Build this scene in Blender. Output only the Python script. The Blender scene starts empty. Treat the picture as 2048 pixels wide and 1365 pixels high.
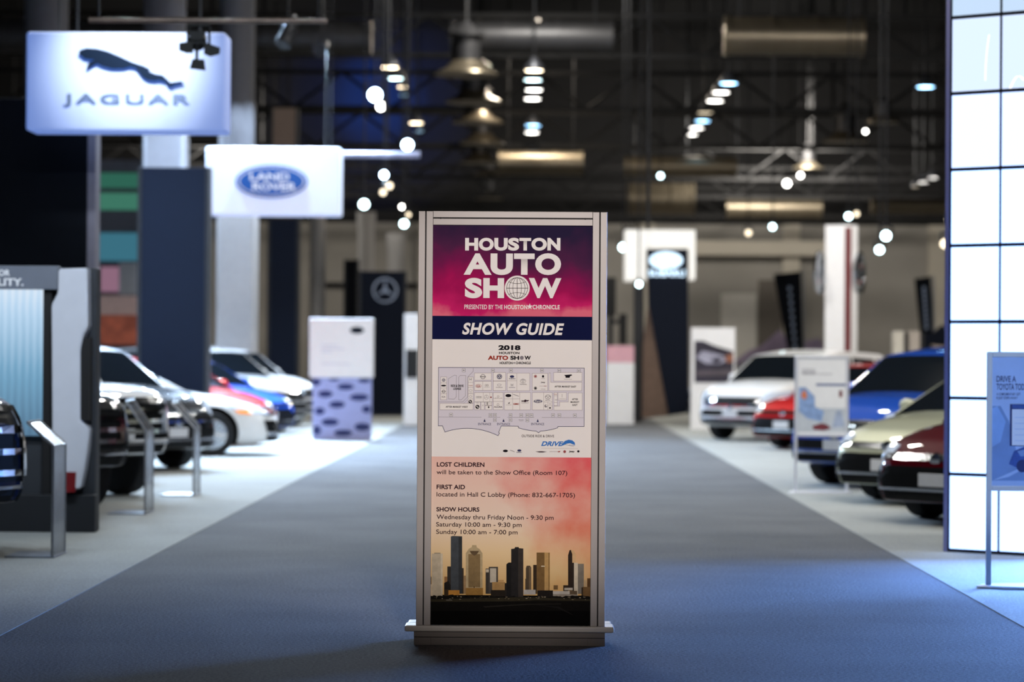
import bpy, bmesh, math, random
from mathutils import Vector, Matrix
from mathutils.bvhtree import BVHTree

random.seed(7)
SC = bpy.context.scene
COL = SC.collection
R = math.radians

# ---------------------------------------------------------------- camera
FPX = 2048 * 85.0 / 36.0          # focal length in pixels
CAM_H = 1.54
ROLL, YAW, PITCH = R(0.38), math.atan(48.2 / FPX), math.atan(28.2 / FPX)
cam = bpy.data.objects.new('camera', bpy.data.cameras.new('camera'))
COL.objects.link(cam)
cam.data.lens = 85.0
cam.data.sensor_width = 36.0
cam.data.clip_end = 400
cam.location = (0, 0, CAM_H)
CR = (Matrix.Rotation(YAW, 3, 'Z') @ Matrix.Rotation(R(90) + PITCH, 3, 'X') @ Matrix.Rotation(ROLL, 3, 'Z'))
cam.rotation_euler = CR.to_euler()
SC.camera = cam
D0 = 12.83                        # distance of the show guide sign
cam.data.dof.use_dof = True
cam.data.dof.focus_distance = D0
cam.data.dof.aperture_fstop = 1.75

def ray(px, py):
    return CR @ Vector(((px - 1024) / FPX, -(py - 682.5) / FPX, -1.0))
def P(px, py, Y):
    d = ray(px, py); t = Y / d.y
    return Vector((d.x * t, Y, CAM_H + d.z * t))
def G(px, py):
    d = ray(px, py); t = -CAM_H / d.z
    return Vector((d.x * t, d.y * t, 0.0))

# ---------------------------------------------------------------- view, world
SC.view_settings.view_transform = 'Standard'
SC.view_settings.look = 'None'
SC.view_settings.exposure = 0.0
SC.view_settings.gamma = 1.0
SC.view_settings.use_curve_mapping = False
SC.cycles.use_denoising = True
SC.cycles.max_bounces = 6
SC.cycles.sample_clamp_indirect = 4.0
W = bpy.data.worlds.new('hall_ambient')
SC.world = W
W.use_nodes = True
W.node_tree.nodes['Background'].inputs[0].default_value = (0.35, 0.55, 1.0, 1)
W.node_tree.nodes['Background'].inputs[1].default_value = 0.012

# ---------------------------------------------------------------- lights
def area(name, loc, target, size, power, col, size_y=None, spread=180):
    l = bpy.data.lights.new(name, 'AREA'); l.energy = power; l.color = col
    l.size = size
    if size_y: l.shape = 'RECTANGLE'; l.size_y = size_y
    l.spread = R(spread)
    o = bpy.data.objects.new(name, l); COL.objects.link(o)
    o.location = loc
    o.rotation_euler = (Vector(target) - Vector(loc)).to_track_quat('-Z', 'Y').to_euler()
    return o
def spot(name, loc, target, power, col, cone=40, blend=0.6, rad=0.15):
    l = bpy.data.lights.new(name, 'SPOT'); l.energy = power; l.color = col
    l.spot_size = R(cone); l.spot_blend = blend; l.shadow_soft_size = rad
    o = bpy.data.objects.new(name, l); COL.objects.link(o)
    o.location = loc
    o.rotation_euler = (Vector(target) - Vector(loc)).to_track_quat('-Z', 'Y').to_euler()
    return o
WARM, NEUT, COOL, BLUE = (1, .86, .68), (1, .95, .86), (.68, .84, 1), (.3, .52, 1)
# high bay lamps over the hall
for x, y, w, c in ((0, 27, 260, NEUT), (-1.5, 36, 330, NEUT), (1.5, 36, 330, NEUT), (0, 47, 800, NEUT), (0, 60, 900, NEUT), (0, 74, 1000, WARM)):
    area('hall_lamp_light', (x, y, 12), (x, y, 0), .7, w, c)
area('hall_lamp_light', (9, 86, 10), (9, 98, 1), 3, 1900, (1, .93, .82), 2)
area('hall_lamp_light', (-12, 86, 10), (-12, 98, 1), 3, 900, (1, .93, .82), 2)
def lamp_row(name, loc, target, n, step, size, power, col, spread=180):
    for k in range(n):
        o = (k-(n-1)/2)*step
        area(name, (loc[0]+o, loc[1]+(.35 if k % 2 else -.35), loc[2]), (target[0]+o*.4, target[1], target[2]), size, power/n, col, spread=spread)
# right hand booths, lit from rows of small lamps
lamp_row('booth_light', (4.5, 17.5, 8), (5.2, 26, .6), 6, 1.3, .16, 300, NEUT, 110)
lamp_row('booth_light', (6.5, 22.5, 8), (6, 29, .5), 6, 1.3, .16, 300, NEUT)
lamp_row('booth_light', (6, 33, 8), (6, 41, .5), 6, 1.3, .18, 620, (1, .95, .87))
lamp_row('booth_light', (9, 46, 8), (7, 54, .5), 5, 1.5, .2, 560, (1, .94, .86))
# cool floods hung over the booths on the left
lamp_row('booth_flood', (-6.8, 36.8, 7), (-6.0, 33.6, 0), 5, 1.1, .2, 1500, (.55, .74, 1), 120)
lamp_row('booth_flood', (-6.2, 45.2, 7.4), (-5.4, 40.5, 0), 6, 1.1, .2, 3600, (.55, .74, 1), 120)
lamp_row('booth_flood', (-7.0, 51.5, 7.5), (-6.2, 48, 0), 4, 1.2, .2, 1500, (.6, .77, 1), 120)
lamp_row('booth_flood', (-3.5, 15.5, 7.5), (-4.8, 21.5, .8), 5, 1.0, .14, 190, (.78, .89, 1), 110)
lamp_row('booth_flood', (-4.6, 27.4, 6.8), (-5.3, 26.4, .3), 5, 1.0, .14, 240, (.84, .92, 1))
# added blue area lamp, boosts the light wall's glow on the carpet
area('light_wall_fill', (5.7, 18.55, 1.75), (5.7, 10, 1.75), 3, 2400, (.17, .38, 1), 3.2)
spot('kiosk_fill_spot', (-2.6, 15.2, 5.2), (-4.25, 20.6, 1.7), 620, (.86, .92, 1), 24, .9, .1)  # added fill, brightens the kiosk front and the upright bed
# warm spot on the face of the guide sign
spot('sign_spot', (0.8, 2.5, 4.2), (-.05, D0, 1.45), 3700, (1, .91, .86), 15, 0.55, 0.3)
# added cool fill spot for the poster stand before the light wall
spot('stand_fill_spot', (2.2, 9.5, 4.5), (3.4, 16.2, 1.1), 1500, (.6, .76, 1), 13, .6, .1)
# front light on the two hanging logo boxes
spot('logo_spot', (-4.1, 23.2, 5.9), (-4.35, 25.8, 4.75), 1050, (.8, .9, 1), 42, 1.0, 0.1)
spot('logo_spot', (-4.4, 42.2, 6.2), (-4.75, 45, 4.75), 70, (.9, .94, 1), 70, .9, 0.1)
# added blue spots on the end wall, imitating haze round the brightest spotlight
spot('haze_glow_spot', (-5.9, 91, 12.3), (-6.65, 100, 12.1), 11000, (.015, .16, 1), 30, 1.0, 0.1)
spot('haze_glow_spot', (-5.6, 90, 12.5), (-6.5, 100, 12.1), 3500, (.02, .15, 1), 56, 1.0, 0.1)

# ---------------------------------------------------------------- materials
def lin(c):
    return tuple(((v / 255) / 12.92 if v / 255 <= .04045 else ((v / 255 + .055) / 1.055) ** 2.4) for v in c[:3]) + (1,)
MATS = {}
def mat(name, rgb, rough=.5, metal=0, coat=0, spec=.5, vary=.06, scale=8, bump=0, alpha=None, trans=0, emis=None, estr=0, ior=1.45):
    """principled surface with a faint procedural mottling"""
    if name in MATS: return MATS[name]
    m = bpy.data.materials.new(name); m.use_nodes = True
    nt = m.node_tree; b = nt.nodes['Principled BSDF']
    c = lin(rgb)
    b.inputs['Roughness'].default_value = rough
    b.inputs['Metallic'].default_value = metal
    b.inputs['Coat Weight'].default_value = coat
    b.inputs['Coat Roughness'].default_value = .015
    b.inputs['Specular IOR Level'].default_value = spec
    b.inputs['IOR'].default_value = ior
    b.inputs['Base Color'].default_value = c
    if trans: b.inputs['Transmission Weight'].default_value = trans
    if vary:
        tc = nt.nodes.new('ShaderNodeTexCoord'); n = nt.nodes.new('ShaderNodeTexNoise')
        n.inputs['Scale'].default_value = scale; n.inputs['Detail'].default_value = 4
        r = nt.nodes.new('ShaderNodeValToRGB')
        r.color_ramp.elements[0].position = .3; r.color_ramp.elements[1].position = .7
        r.color_ramp.elements[0].color = tuple(v * (1 - vary) for v in c[:3]) + (1,)
        r.color_ramp.elements[1].color = tuple(min(1, v * (1 + vary)) for v in c[:3]) + (1,)
        nt.links.new(tc.outputs['Object'], n.inputs['Vector'])
        nt.links.new(n.outputs['Fac'], r.inputs['Fac'])
        nt.links.new(r.outputs['Color'], b.inputs['Base Color'])
        if bump:
            bp = nt.nodes.new('ShaderNodeBump'); bp.inputs['Strength'].default_value = bump
            bp.inputs['Distance'].default_value = .01
            nt.links.new(n.outputs['Fac'], bp.inputs['Height']); nt.links.new(bp.outputs['Normal'], b.inputs['Normal'])
    if emis:
        b.inputs['Emission Color'].default_value = lin(emis); b.inputs['Emission Strength'].default_value = estr
    MATS[name] = m
    return m
def glow(name, rgb, strength):
    if name in MATS: return MATS[name]
    m = bpy.data.materials.new(name); m.use_nodes = True
    nt = m.node_tree; nt.nodes.clear()
    e = nt.nodes.new('ShaderNodeEmission'); o = nt.nodes.new('ShaderNodeOutputMaterial')
    e.inputs[0].default_value = tuple(rgb) + (1,); e.inputs[1].default_value = strength
    nt.links.new(e.outputs[0], o.inputs[0]); MATS[name] = m
    return m

# ---------------------------------------------------------------- mesh builder
class MB:
    def __init__(s): s.b = bmesh.new()
    def box(s, x0, x1, y0, y1, z0, z1, mi=0, bev=0):
        m = Matrix.Translation(((x0+x1)/2, (y0+y1)/2, (z0+z1)/2)) @ Matrix.Diagonal((abs(x1-x0), abs(y1-y0), abs(z1-z0), 1))
        t = bmesh.new(); bmesh.ops.create_cube(t, size=1, matrix=m)
        if bev: bmesh.ops.bevel(t, geom=t.edges[:], offset=bev, segments=2, affect='EDGES', profile=.5)
        for f in t.faces: f.material_index = mi
        s.add(t); return s
    def add(s, t):
        me = bpy.data.meshes.new('tmp'); t.to_mesh(me); t.free(); s.b.from_mesh(me); bpy.data.meshes.remove(me)
    def mesh(s, me, M=None, mi=None):
        t = bmesh.new(); t.from_mesh(me)
        if M is not None: t.transform(M)
        if mi is not None:
            for f in t.faces: f.material_index = mi
        s.add(t); return s
    def tube(s, p, q, r0, r1=None, seg=12, mi=0, cap=True):
        p, q = Vector(p), Vector(q); r1 = r0 if r1 is None else r1
        d = q - p; t = bmesh.new()
        M = Matrix.Translation((p+q)/2) @ d.to_track_quat('Z', 'Y').to_matrix().to_4x4()
        bmesh.ops.create_cone(t, cap_ends=cap, segments=seg, radius1=r0, radius2=r1, depth=d.length, matrix=M)
        for f in t.faces: f.material_index = mi
        s.add(t); return s
    def face(s, pts, mi=0):
        f = s.b.faces.new([s.b.verts.new(p) for p in pts]); f.material_index = mi; return s
    def prism(s, pts, off, mi=0):
        """closed prism from a 3d polygon swept by off"""
        off = Vector(off); a = [s.b.verts.new(p) for p in pts]; b = [s.b.verts.new(Vector(p)+off) for p in pts]
        fs = [s.b.faces.new(a), s.b.faces.new(b[::-1])]
        n = len(a)
        for i in range(n): fs.append(s.b.faces.new((a[i], b[i], b[(i+1) % n], a[(i+1) % n])))
        for f in fs: f.material_index = mi
        bmesh.ops.recalc_face_normals(s.b, faces=fs); return s
    def lathe(s, prof, c, axis='Z', seg=24, mi=0):
        c = Vector(c); rows = []
        for r, h in prof:
            row = []
            for k in range(seg):
                a = 2*math.pi*k/seg; u, v = r*math.cos(a), r*math.sin(a)
                row.append(s.b.verts.new(c + Vector({'Z': (u, v, h), 'Y': (u, h, v), 'X': (h, u, v)}[axis])))
            rows.append(row)
        fs = []
        for i in range(len(rows)-1):
            for k in range(seg):
                fs.append(s.b.faces.new((rows[i][k], rows[i][(k+1) % seg], rows[i+1][(k+1) % seg], rows[i+1][k])))
        for row, cond in ((rows[0], prof[0][0]), (rows[-1], prof[-1][0])):
            if cond > 1e-4: fs.append(s.b.faces.new(row))
        for f in fs: f.material_index = mi
        bmesh.ops.recalc_face_normals(s.b, faces=fs); return s
    def grid(s, fn, nu, nv, mi=0):
        vs = [[s.b.verts.new(fn(i/nu, j/nv)) for j in range(nv+1)] for i in range(nu+1)]
        for i in range(nu):
            for j in range(nv):
                f = s.b.faces.new((vs[i][j], vs[i+1][j], vs[i+1][j+1], vs[i][j+1])); f.material_index = mi
        return s
    def build(s, name, mats, parent=None, smooth=False, world=True):
        me = bpy.data.meshes.new(name)
        if parent is not None and world:
            p = parent
            off = Vector((0, 0, 0))
            while p is not None: off += p.location; p = p.parent
            s.b.transform(Matrix.Translation(-off))
        s.b.to_mesh(me); s.b.free()
        for m in (mats if isinstance(mats, (list, tuple)) else [mats]): me.materials.append(m)
        if smooth:
            me.shade_smooth()
            if smooth != 'all':
                try: me.set_sharp_from_angle(angle=R(35))
                except Exception: pass
        o = bpy.data.objects.new(name, me); COL.objects.link(o)
        if parent is not None: o.parent = parent
        return o
def tag(o, label, cat, group=None, kind=None):
    o['label'] = label; o['category'] = cat
    if group: o['group'] = group
    if kind: o['kind'] = kind
    return o
def thing(name, loc, label, cat, group=None, rz=0):
    o = bpy.data.objects.new(name, None); COL.objects.link(o)
    o.empty_display_size = .1
    o.location = loc; o.rotation_euler = (0, 0, rz)
    return tag(o, label, cat, group)
def struct(o):
    o['kind'] = 'structure'; return o

# lettering: a text outline turned into flat mesh, fitted to a pixel box of the photo plane
_dg = None
def text_mesh(s, off=0, shear=0, space=1):
    c = bpy.data.curves.new('lettering', 'FONT'); c.body = s; c.size = 1; c.offset = off; c.shear = shear
    c.space_character = space; c.resolution_u = 6
    o = bpy.data.objects.new('lettering', c); COL.objects.link(o)
    bpy.context.view_layer.update()
    me = bpy.data.meshes.new_from_object(o.evaluated_get(bpy.context.evaluated_depsgraph_get()))
    bpy.data.objects.remove(o); bpy.data.curves.remove(c)
    return me
_CAPH = {}
def caph(off):
    if off not in _CAPH:
        m = text_mesh('H', off); zs = [v.co.y for v in m.vertices]; _CAPH[off] = (min(zs), max(zs)); bpy.data.meshes.remove(m)
    return _CAPH[off]
def put_text(mb, s, x0, x1, zb, zt, Y, off=0.0, shear=0, mi=0, space=1, M=None, flip=1):
    """text with its extents x0..x1, capital baseline zb and cap top zt, on the plane y=Y facing -y"""
    me = text_mesh(s, off, shear, space)
    xs = [v.co.x for v in me.vertices]; lo, hi = caph(off)
    sx = (x1-x0)/(max(xs)-min(xs)); sz = (zt-zb)/(hi-lo)
    for v in me.vertices:
        x, z = x0 + (v.co.x-min(xs))*sx, zb + (v.co.y-lo)*sz
        v.co = (x, Y, z)
    mb.mesh(me, M, mi); bpy.data.meshes.remove(me)

# ================================================================ floor and shell
def carpet(name, c1, c2, scale, bump):
    m = bpy.data.materials.new(name); m.use_nodes = True; nt = m.node_tree; b = nt.nodes['Principled BSDF']
    b.inputs['Roughness'].default_value = .95; b.inputs['Specular IOR Level'].default_value = .15
    tc = nt.nodes.new('ShaderNodeTexCoord')
    n = nt.nodes.new('ShaderNodeTexNoise'); n.inputs['Scale'].default_value = scale; n.inputs['Detail'].default_value = 3; n.inputs['Roughness'].default_value = .7
    n2 = nt.nodes.new('ShaderNodeTexNoise'); n2.inputs['Scale'].default_value = .9; n2.inputs['Detail'].default_value = 3
    r = nt.nodes.new('ShaderNodeValToRGB')
    r.color_ramp.elements[0].position = .32; r.color_ramp.elements[1].position = .68
    r.color_ramp.elements[0].color = lin(c1); r.color_ramp.elements[1].color = lin(c2)
    mx = nt.nodes.new('ShaderNodeMix'); mx.data_type = 'FLOAT'; mx.inputs[0].default_value = .22
    nt.links.new(tc.outputs['Object'], n.inputs['Vector']); nt.links.new(tc.outputs['Object'], n2.inputs['Vector'])
    nt.links.new(n.outputs['Fac'], mx.inputs[2]); nt.links.new(n2.outputs['Fac'], mx.inputs[3])
    nt.links.new(mx.outputs[0], r.inputs['Fac']); nt.links.new(r.outputs['Color'], b.inputs['Base Color'])
    bp = nt.nodes.new('ShaderNodeBump'); bp.inputs['Strength'].default_value = bump; bp.inputs['Distance'].default_value = .02
    nt.links.new(n.outputs['Fac'], bp.inputs['Height']); nt.links.new(bp.outputs['Normal'], b.inputs['Normal'])
    return m
AISLE_L, AISLE_R = -2.89, 2.80
XL, XR, YN, YF, ZC = -24.0, 24.0, -6.0, 100.0, 15.0
m_aisle = carpet('aisle_carpet', (70, 72, 75), (122, 123, 125), 55, .6)
m_booth = carpet('booth_carpet', (132, 134, 132), (168, 170, 166), 55, .35)
m_conc = mat('concrete', (120, 118, 115), .8, vary=.1)
struct(MB().box(XL, XR, YN, YF, -.3, -.02).build('floor', m_conc))
struct(MB().box(AISLE_L, AISLE_R, YN, 82, -.02, 0).build('floor_aisle_carpet', m_aisle))
struct(MB().box(XL, AISLE_L, YN, 82, -.02, .004).build('floor_booth_carpet', m_booth))
struct(MB().box(AISLE_R, XR, YN, 82, -.02, .004).build('floor_booth_carpet', m_booth))
m_dark = mat('dark_paint', (20, 21, 24), .85, vary=.1)
m_wall = mat('warm_wall_paint', (146, 143, 138), .8, vary=.12, scale=.4)
m_walld = mat('charcoal_wall_paint', (20, 20, 22), .85, vary=.1, scale=.6)
m_deck = mat('roof_deck', (24, 25, 28), .8, vary=.15, scale=.5)
struct(MB().box(XL, XR, YN, YF, ZC, ZC+.3).build('ceiling', m_deck))
struct(MB().box(XL-.3, XL, YN, YF, -.3, ZC).build('wall_left', m_walld))
struct(MB().box(XR, XR+.3, YN, YF, -.3, ZC).build('wall_right', m_walld))
struct(MB().box(XL-.3, XR+.3, YN-.3, YN, -.3, ZC+.3).build('wall_near', m_walld))
b = MB().box(XL-.3, XR+.3, YF, YF+.3, -.3, 7.0, 0).box(XL-.3, XR+.3, YF, YF+.3, 7.0, ZC+.3, 1)
for k in (0, 2, 4, 6, 7, 8, 9, 11, 13, 14):                 # shallow pilasters and a ledge of the end wall
    x = XL + 1.5 + k*3.0
    b.box(x-.35, x+.35, YF-.35, YF+.02, 0, 7.0, 2)
b.box(5.0, 12.0, YF-.8, YF, 5.7, 6.3, 2); b.box(-9.0, -2.0, YF-.22, YF, 4.3, 4.5, 1)
m_pil = mat('pale_pilaster_paint', (186, 180, 168), .8, vary=.05, scale=.6)
struct(b.build('wall_far', [m_wall, m_walld, m_pil]))

# ================================================================ the show guide sign
def S(px, py):
    v = P(px, py, D0); return v.x, v.z
_sx0, _ = S(834.5, 850); _sx1, _ = S(1212, 850)
SCX = (_sx0+_sx1)/2; HW = (_sx1-_sx0)/2
sg = thing('show_guide_sign', (SCX, D0, 0), 'tall grey framed show guide sign with floor map and skyline poster', 'sign')
m_alu = mat('grey_painted_aluminium', (154, 148, 145), .45, .15, vary=.03)
m_groove = mat('groove_black', (18, 17, 18), .8, vary=0)
m_plin = mat('plinth_laminate', (120, 112, 106), .5, vary=.04)
m_ledge = mat('ledge_laminate', (196, 190, 182), .4, vary=.03)
ZT = S(1025, 423.5)[1]; ZB = S(1025, 1251)[1]; ZL = S(1025, 1262)[1]
PW = 29/377.0; DEP = .085
def groove_box(b, x0, x1, z0, z1, vert):
    """extrusion with a thin dark slot along its middle"""
    g = .0028
    if vert:
        xm = (x0+x1)/2
        b.box(x0, xm-g, D0, D0+DEP, z0, z1, 0, .002); b.box(xm+g, x1, D0, D0+DEP, z0, z1, 0, .002)
        b.box(xm-g-.001, xm+g+.001, D0+.006, D0+DEP-.004, z0+.002, z1-.002, 1)
    else:
        zm = (z0+z1)/2
        b.box(x0, x1, D0+.001, D0+DEP, z0, zm-g, 0, .002); b.box(x0, x1, D0+.001, D0+DEP, zm+g, z1, 0, .002)
        b.box(x0+.001, x1-.001, D0+.007, D0+DEP-.004, zm-g-.001, zm+g+.001, 1)
    return b
for x0 in (SCX-HW, SCX+HW-PW):
    groove_box(MB(), x0, x0+PW, ZB-.004, ZT, True).build('post', [m_alu, m_groove], sg)
hr = groove_box(MB(), SCX-HW+PW, SCX+HW-PW, S(1025, 451)[1], ZT+.001, False)
for sx in (-1, 1):
    hr.tube((SCX+sx*(HW-PW-.04), D0-.001, (S(1025, 451)[1]+ZT)/2), (SCX+sx*(HW-PW-.04), D0+.01, (S(1025, 451)[1]+ZT)/2), .0045, seg=10, mi=1)
hr.build('header_rail', [m_alu, m_groove], sg)
# wooden foot: plinth box with skirting strips, and an overhanging ledge in two tiers
xa, xb = S(828, 1275)[0], S(1209.5, 1275)[0]
MB().box(xa, xb, D0-.015, D0+.26, 0, ZL-.006, 0).box(xa+.09, xb-.09, D0-.02, D0-.014, 0, ZL*.52, 0, .002).box(xa+.001, xb-.001, D0-.0165, D0-.0149, ZL*.52, ZL*.56, 1).build('plinth', [m_plin, m_groove], sg)
la, lb = S(809.5, 1257)[0], S(1228, 1257)[0]
MB().box(la, lb, D0-.03, D0+.13, ZL-.006, ZB-.004, 0, .008).box(la+.008, lb-.008, D0+.133, D0+.27, ZL-.006, ZB-.004, 0, .008).build('ledge', m_ledge, sg)

# ---- printed poster
def ramp(nt, src, stops):
    r = nt.nodes.new('ShaderNodeValToRGB'); e = r.color_ramp.elements
    e[0].position, e[0].color = stops[0][0], lin(stops[0][1]); e[1].position, e[1].color = stops[-1][0], lin(stops[-1][1])
    for p, c in stops[1:-1]:
        k = e.new(p); k.color = lin(c)
    nt.links.new(src, r.inputs['Fac']); return r.outputs['Color']
def maths(nt, op, a, b=None):
    n = nt.nodes.new('ShaderNodeMath'); n.operation = op
    for i, v in enumerate((a, b)):
        if v is None: continue
        if isinstance(v, (int, float)): n.inputs[i].default_value = v
        else: nt.links.new(v, n.inputs[i])
    return n.outputs[0]
def print_base(name, z0, z1):
    m = bpy.data.materials.new(name); m.use_nodes = True; nt = m.node_tree; b = nt.nodes['Principled BSDF']
    b.inputs['Roughness'].default_value = .55; b.inputs['Specular IOR Level'].default_value = .04
    tc = nt.nodes.new('ShaderNodeTexCoord'); sp = nt.nodes.new('ShaderNodeSeparateXYZ'); nt.links.new(tc.outputs['Object'], sp.inputs[0])
    n = nt.nodes.new('ShaderNodeTexNoise'); n.inputs['Scale'].default_value = 4.2; n.inputs['Detail'].default_value = 4
    nt.links.new(tc.outputs['Object'], n.inputs['Vector'])
    t = maths(nt, 'DIVIDE', maths(nt, 'SUBTRACT', sp.outputs['Z'], z0), z1-z0)
    u = maths(nt, 'DIVIDE', sp.outputs['X'], .43)
    nf = maths(nt, 'SUBTRACT', n.outputs['Fac'], .5)
    return m, nt, b, t, u, nf
zp = lambda y: S(1025, y)[1]
m_purple, nt, pb, t, u, nf = print_base('magenta_sunset_print', zp(633), zp(451))
k = maths(nt, 'ADD', maths(nt, 'ADD', t, maths(nt, 'MULTIPLY', nf, .75)), maths(nt, 'MULTIPLY', maths(nt, 'MULTIPLY', u, t), .16))
c = ramp(nt, k, [(0, (218, 104, 124)), (.1, (196, 26, 98)), (.27, (160, 6, 80)), (.48, (112, 14, 72)), (.68, (72, 26, 64)), (.95, (32, 22, 54))])
nt.links.new(c, pb.inputs['Base Color'])
m_sky, nt, pb, t, u, nf = print_base('peach_sky_print', zp(1190), zp(915))
base = ramp(nt, t, [(0, (214, 172, 108)), (.3, (226, 196, 150)), (.55, (228, 204, 184)), (1, (228, 184, 170))])
k = maths(nt, 'ADD', maths(nt, 'ADD', maths(nt, 'MULTIPLY', u, .46), maths(nt, 'MULTIPLY', nf, 1.0)), maths(nt, 'MULTIPLY', t, .42))
red = ramp(nt, k, [(.22, (0, 0, 0)), (.82, (255, 255, 255))])
redc = ramp(nt, t, [(0, (214, 148, 84)), (.4, (212, 106, 74)), (1, (222, 92, 98))])
mx = nt.nodes.new('ShaderNodeMix'); mx.data_type = 'RGBA'
nt.links.new(red, mx.inputs[0]); nt.links.new(base, mx.inputs[6]); nt.links.new(redc, mx.inputs[7]); nt.links.new(mx.outputs[2], pb.inputs['Base Color'])
m_paper = mat('poster_paper', (232, 226, 221), .6, spec=.04, vary=.01)
m_navy = mat('navy_print', (12, 18, 58), .6, spec=.04, vary=.15, scale=3)
m_night = mat('black_ground_print', (7, 6, 6), .6, spec=.04, vary=.4, scale=9)
m_white = mat('white_print', (236, 230, 226), .6, spec=.04, vary=0)
m_plum = mat('plum_ink', (36, 10, 28), .6, spec=.04, vary=0)
m_ink = mat('black_ink', (24, 20, 28), .6, spec=.04, vary=0)
m_redink = mat('brick_red_ink', (150, 40, 24), .6, spec=.04, vary=0)
m_blue = mat('blue_ink', (56, 116, 190), .6, spec=.04, vary=0)
m_lav = mat('lavender_fill', (212, 206, 214), .6, spec=.04, vary=.02, scale=3)
m_mapl = mat('map_line_ink', (146, 132, 134), .6, spec=.04, vary=0)
m_mapn = mat('map_navy_ink', (52, 54, 92), .6, spec=.04, vary=0)
m_grey = mat('grey_ink', (128, 122, 126), .6, spec=.04, vary=0)
YP = D0 + .012                       # face of the poster, a little behind the frame
def quad(b, x0, y0, x1, y1, mi, dy=0):
    (a, za), (c, zc) = S(x0, y0), S(x1, y1)
    b.face([(a, YP-dy, zc), (c, YP-dy, zc), (c, YP-dy, za), (a, YP-dy, za)], mi)
pb_ = MB()
PX0, PX1 = SCX-HW+PW-.004, SCX+HW-PW+.004
for y0, y1, mi in ((450, 633, 0), (633, 680, 1), (680, 915, 2), (915, 1192, 3), (1192, 1252, 4)):
    z0, z1 = zp(y1), zp(y0)
    if mi == 0: z1 = S(1025, 451)[1]+.004
    if mi == 4: z0 = ZB-.003
    pb_.face([(PX0, YP, z0), (PX1, YP, z0), (PX1, YP, z1), (PX0, YP, z1)], mi)
pb_.box(PX0, PX1, YP+.001, YP+.02, ZB-.003, S(1025, 451)[1]+.004, 2)
poster = pb_.build('poster', [m_purple, m_navy, m_paper, m_sky, m_night], sg)

def txt(b, s, x0, x1, yt, yb, off=0., mi=0, shear=0, dy=.0022, space=1):
    X0, _ = S(x0, (yt+yb)/2); X1, _ = S(x1, (yt+yb)/2)
    xm = (x0+x1)/2
    put_text(b, s, X0, X1, S(xm, yb)[1], S(xm, yt)[1], YP-dy, off, shear, mi, space)
def ell(b, cx, cy, rx, ry, mi, dy=.0018, n=24, w=None):
    def at(a, f): x, z = S(cx + (rx-f)*math.cos(a), cy + (ry-f)*math.sin(a)); return (x, YP-dy, z)
    if w is None: b.face([at(2*math.pi*k/n, 0) for k in range(n)], mi)
    else:
        for k in range(n):
            a0, a1 = 2*math.pi*k/n, 2*math.pi*(k+1)/n
            b.face([at(a0, 0), at(a1, 0), at(a1, w), at(a0, w)], mi)
def line(b, pts, w, mi, dy=.0015, closed=False):
    pts = list(pts) + ([pts[0]] if closed else [])
    for (x0, y0), (x1, y1) in zip(pts, pts[1:]):
        d = math.hypot(x1-x0, y1-y0)
        if d < 1e-6: continue
        nx, ny = -(y1-y0)/d*w/2, (x1-x0)/d*w/2; ex, ey = (x1-x0)/d*w/2, (y1-y0)/d*w/2
        q = [(x0-ex+nx, y0-ey+ny), (x1+ex+nx, y1+ey+ny), (x1+ex-nx, y1+ey-ny), (x0-ex-nx, y0-ey-ny)]
        b.face([(S(*p)[0], YP-dy, S(*p)[1]) for p in q], mi)
def poly(b, pts, mi, dy=.001):
    b.face([(S(*p)[0], YP-dy, S(*p)[1]) for p in pts], mi)
def star(b, cx, cy, r, mi, dy=.0022):
    pts = [(cx + (r if k % 2 == 0 else r*.42)*math.sin(k*math.pi/5), cy - (r if k % 2 == 0 else r*.42)*math.cos(k*math.pi/5)) for k in range(10)]
    poly(b, pts, mi, dy)
# headline lettering
A = lambda x, y: (820 + x/4.876, 410 + y/4.876)
b = MB()
def hl(s, x0, x1, yt, yb, **k):
    a, c = A(x0, yt), A(x1, yb); txt(b, s, a[0], c[0], a[1], c[1], **k)
for ch, x0, x1 in zip('HOUSTON', (537, 671, 822, 957, 1066, 1184, 1340), (664, 816, 953, 1064, 1181, 1335, 1467)): hl(ch, x0, x1, 322, 445, off=.052)
for ch, x0, x1, o in zip('AUTO', (523, 785, 1014, 1221), (796, 1003, 1215, 1473), (.038, .058, .06, .05)): hl(ch, x0, x1, 474, 682, off=o)
for ch, x0, x1, o in zip('SHW', (534, 714, 1158), (704, 917, 1476), (.055, .058, .048)): hl(ch, x0, x1, 714, 909, off=o)
g = A(1045, 812); gr = 122/4.876
ell(b, *g, gr, gr, 0, n=48)
gk = 104/4.876
ell(b, *g, gk, gk, 1, dy=.0024, n=48, w=.9)
line(b, [(g[0]-gk, g[1]), (g[0]+gk, g[1])], 1.0, 1, dy=.0026); line(b, [(g[0], g[1]-gk), (g[0], g[1]+gk)], 1.0, 1, dy=.0026)
for f in (.42, .76): ell(b, *g, gk*f, gk, 1, dy=.0026, n=48, w=.8)
for s in (-1, 1):
    line(b, [(g[0]+gk*.87*q, g[1]+s*gk*(.5+.17*(1-q*q)-.0)*(1)) if False else (g[0]+gk*.8*q, g[1]+s*gk*(.6-.18*(1-q*q))) for q in [i/6-1 for i in range(13)]], .8, 1, dy=.0026)
hl('PRESENTED BY THE', 530, 905, 974, 1018, off=.008)
hl('HOUSTON', 918, 1143, 976, 1019, off=.03, space=1.1)
star(b, *A(1168, 993), 32/4.876, 0)
hl('CHRONICLE', 1196, 1460, 976, 1019, off=.03, space=1.1)
b.build('title_lettering', [m_white, m_plum], poster)
b = MB()
hl('SHOW GUIDE', 508, 1503, 1154, 1268, off=.035, shear=.22, space=1.08)
b.build('band_lettering', [m_white, m_plum], poster)
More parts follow.
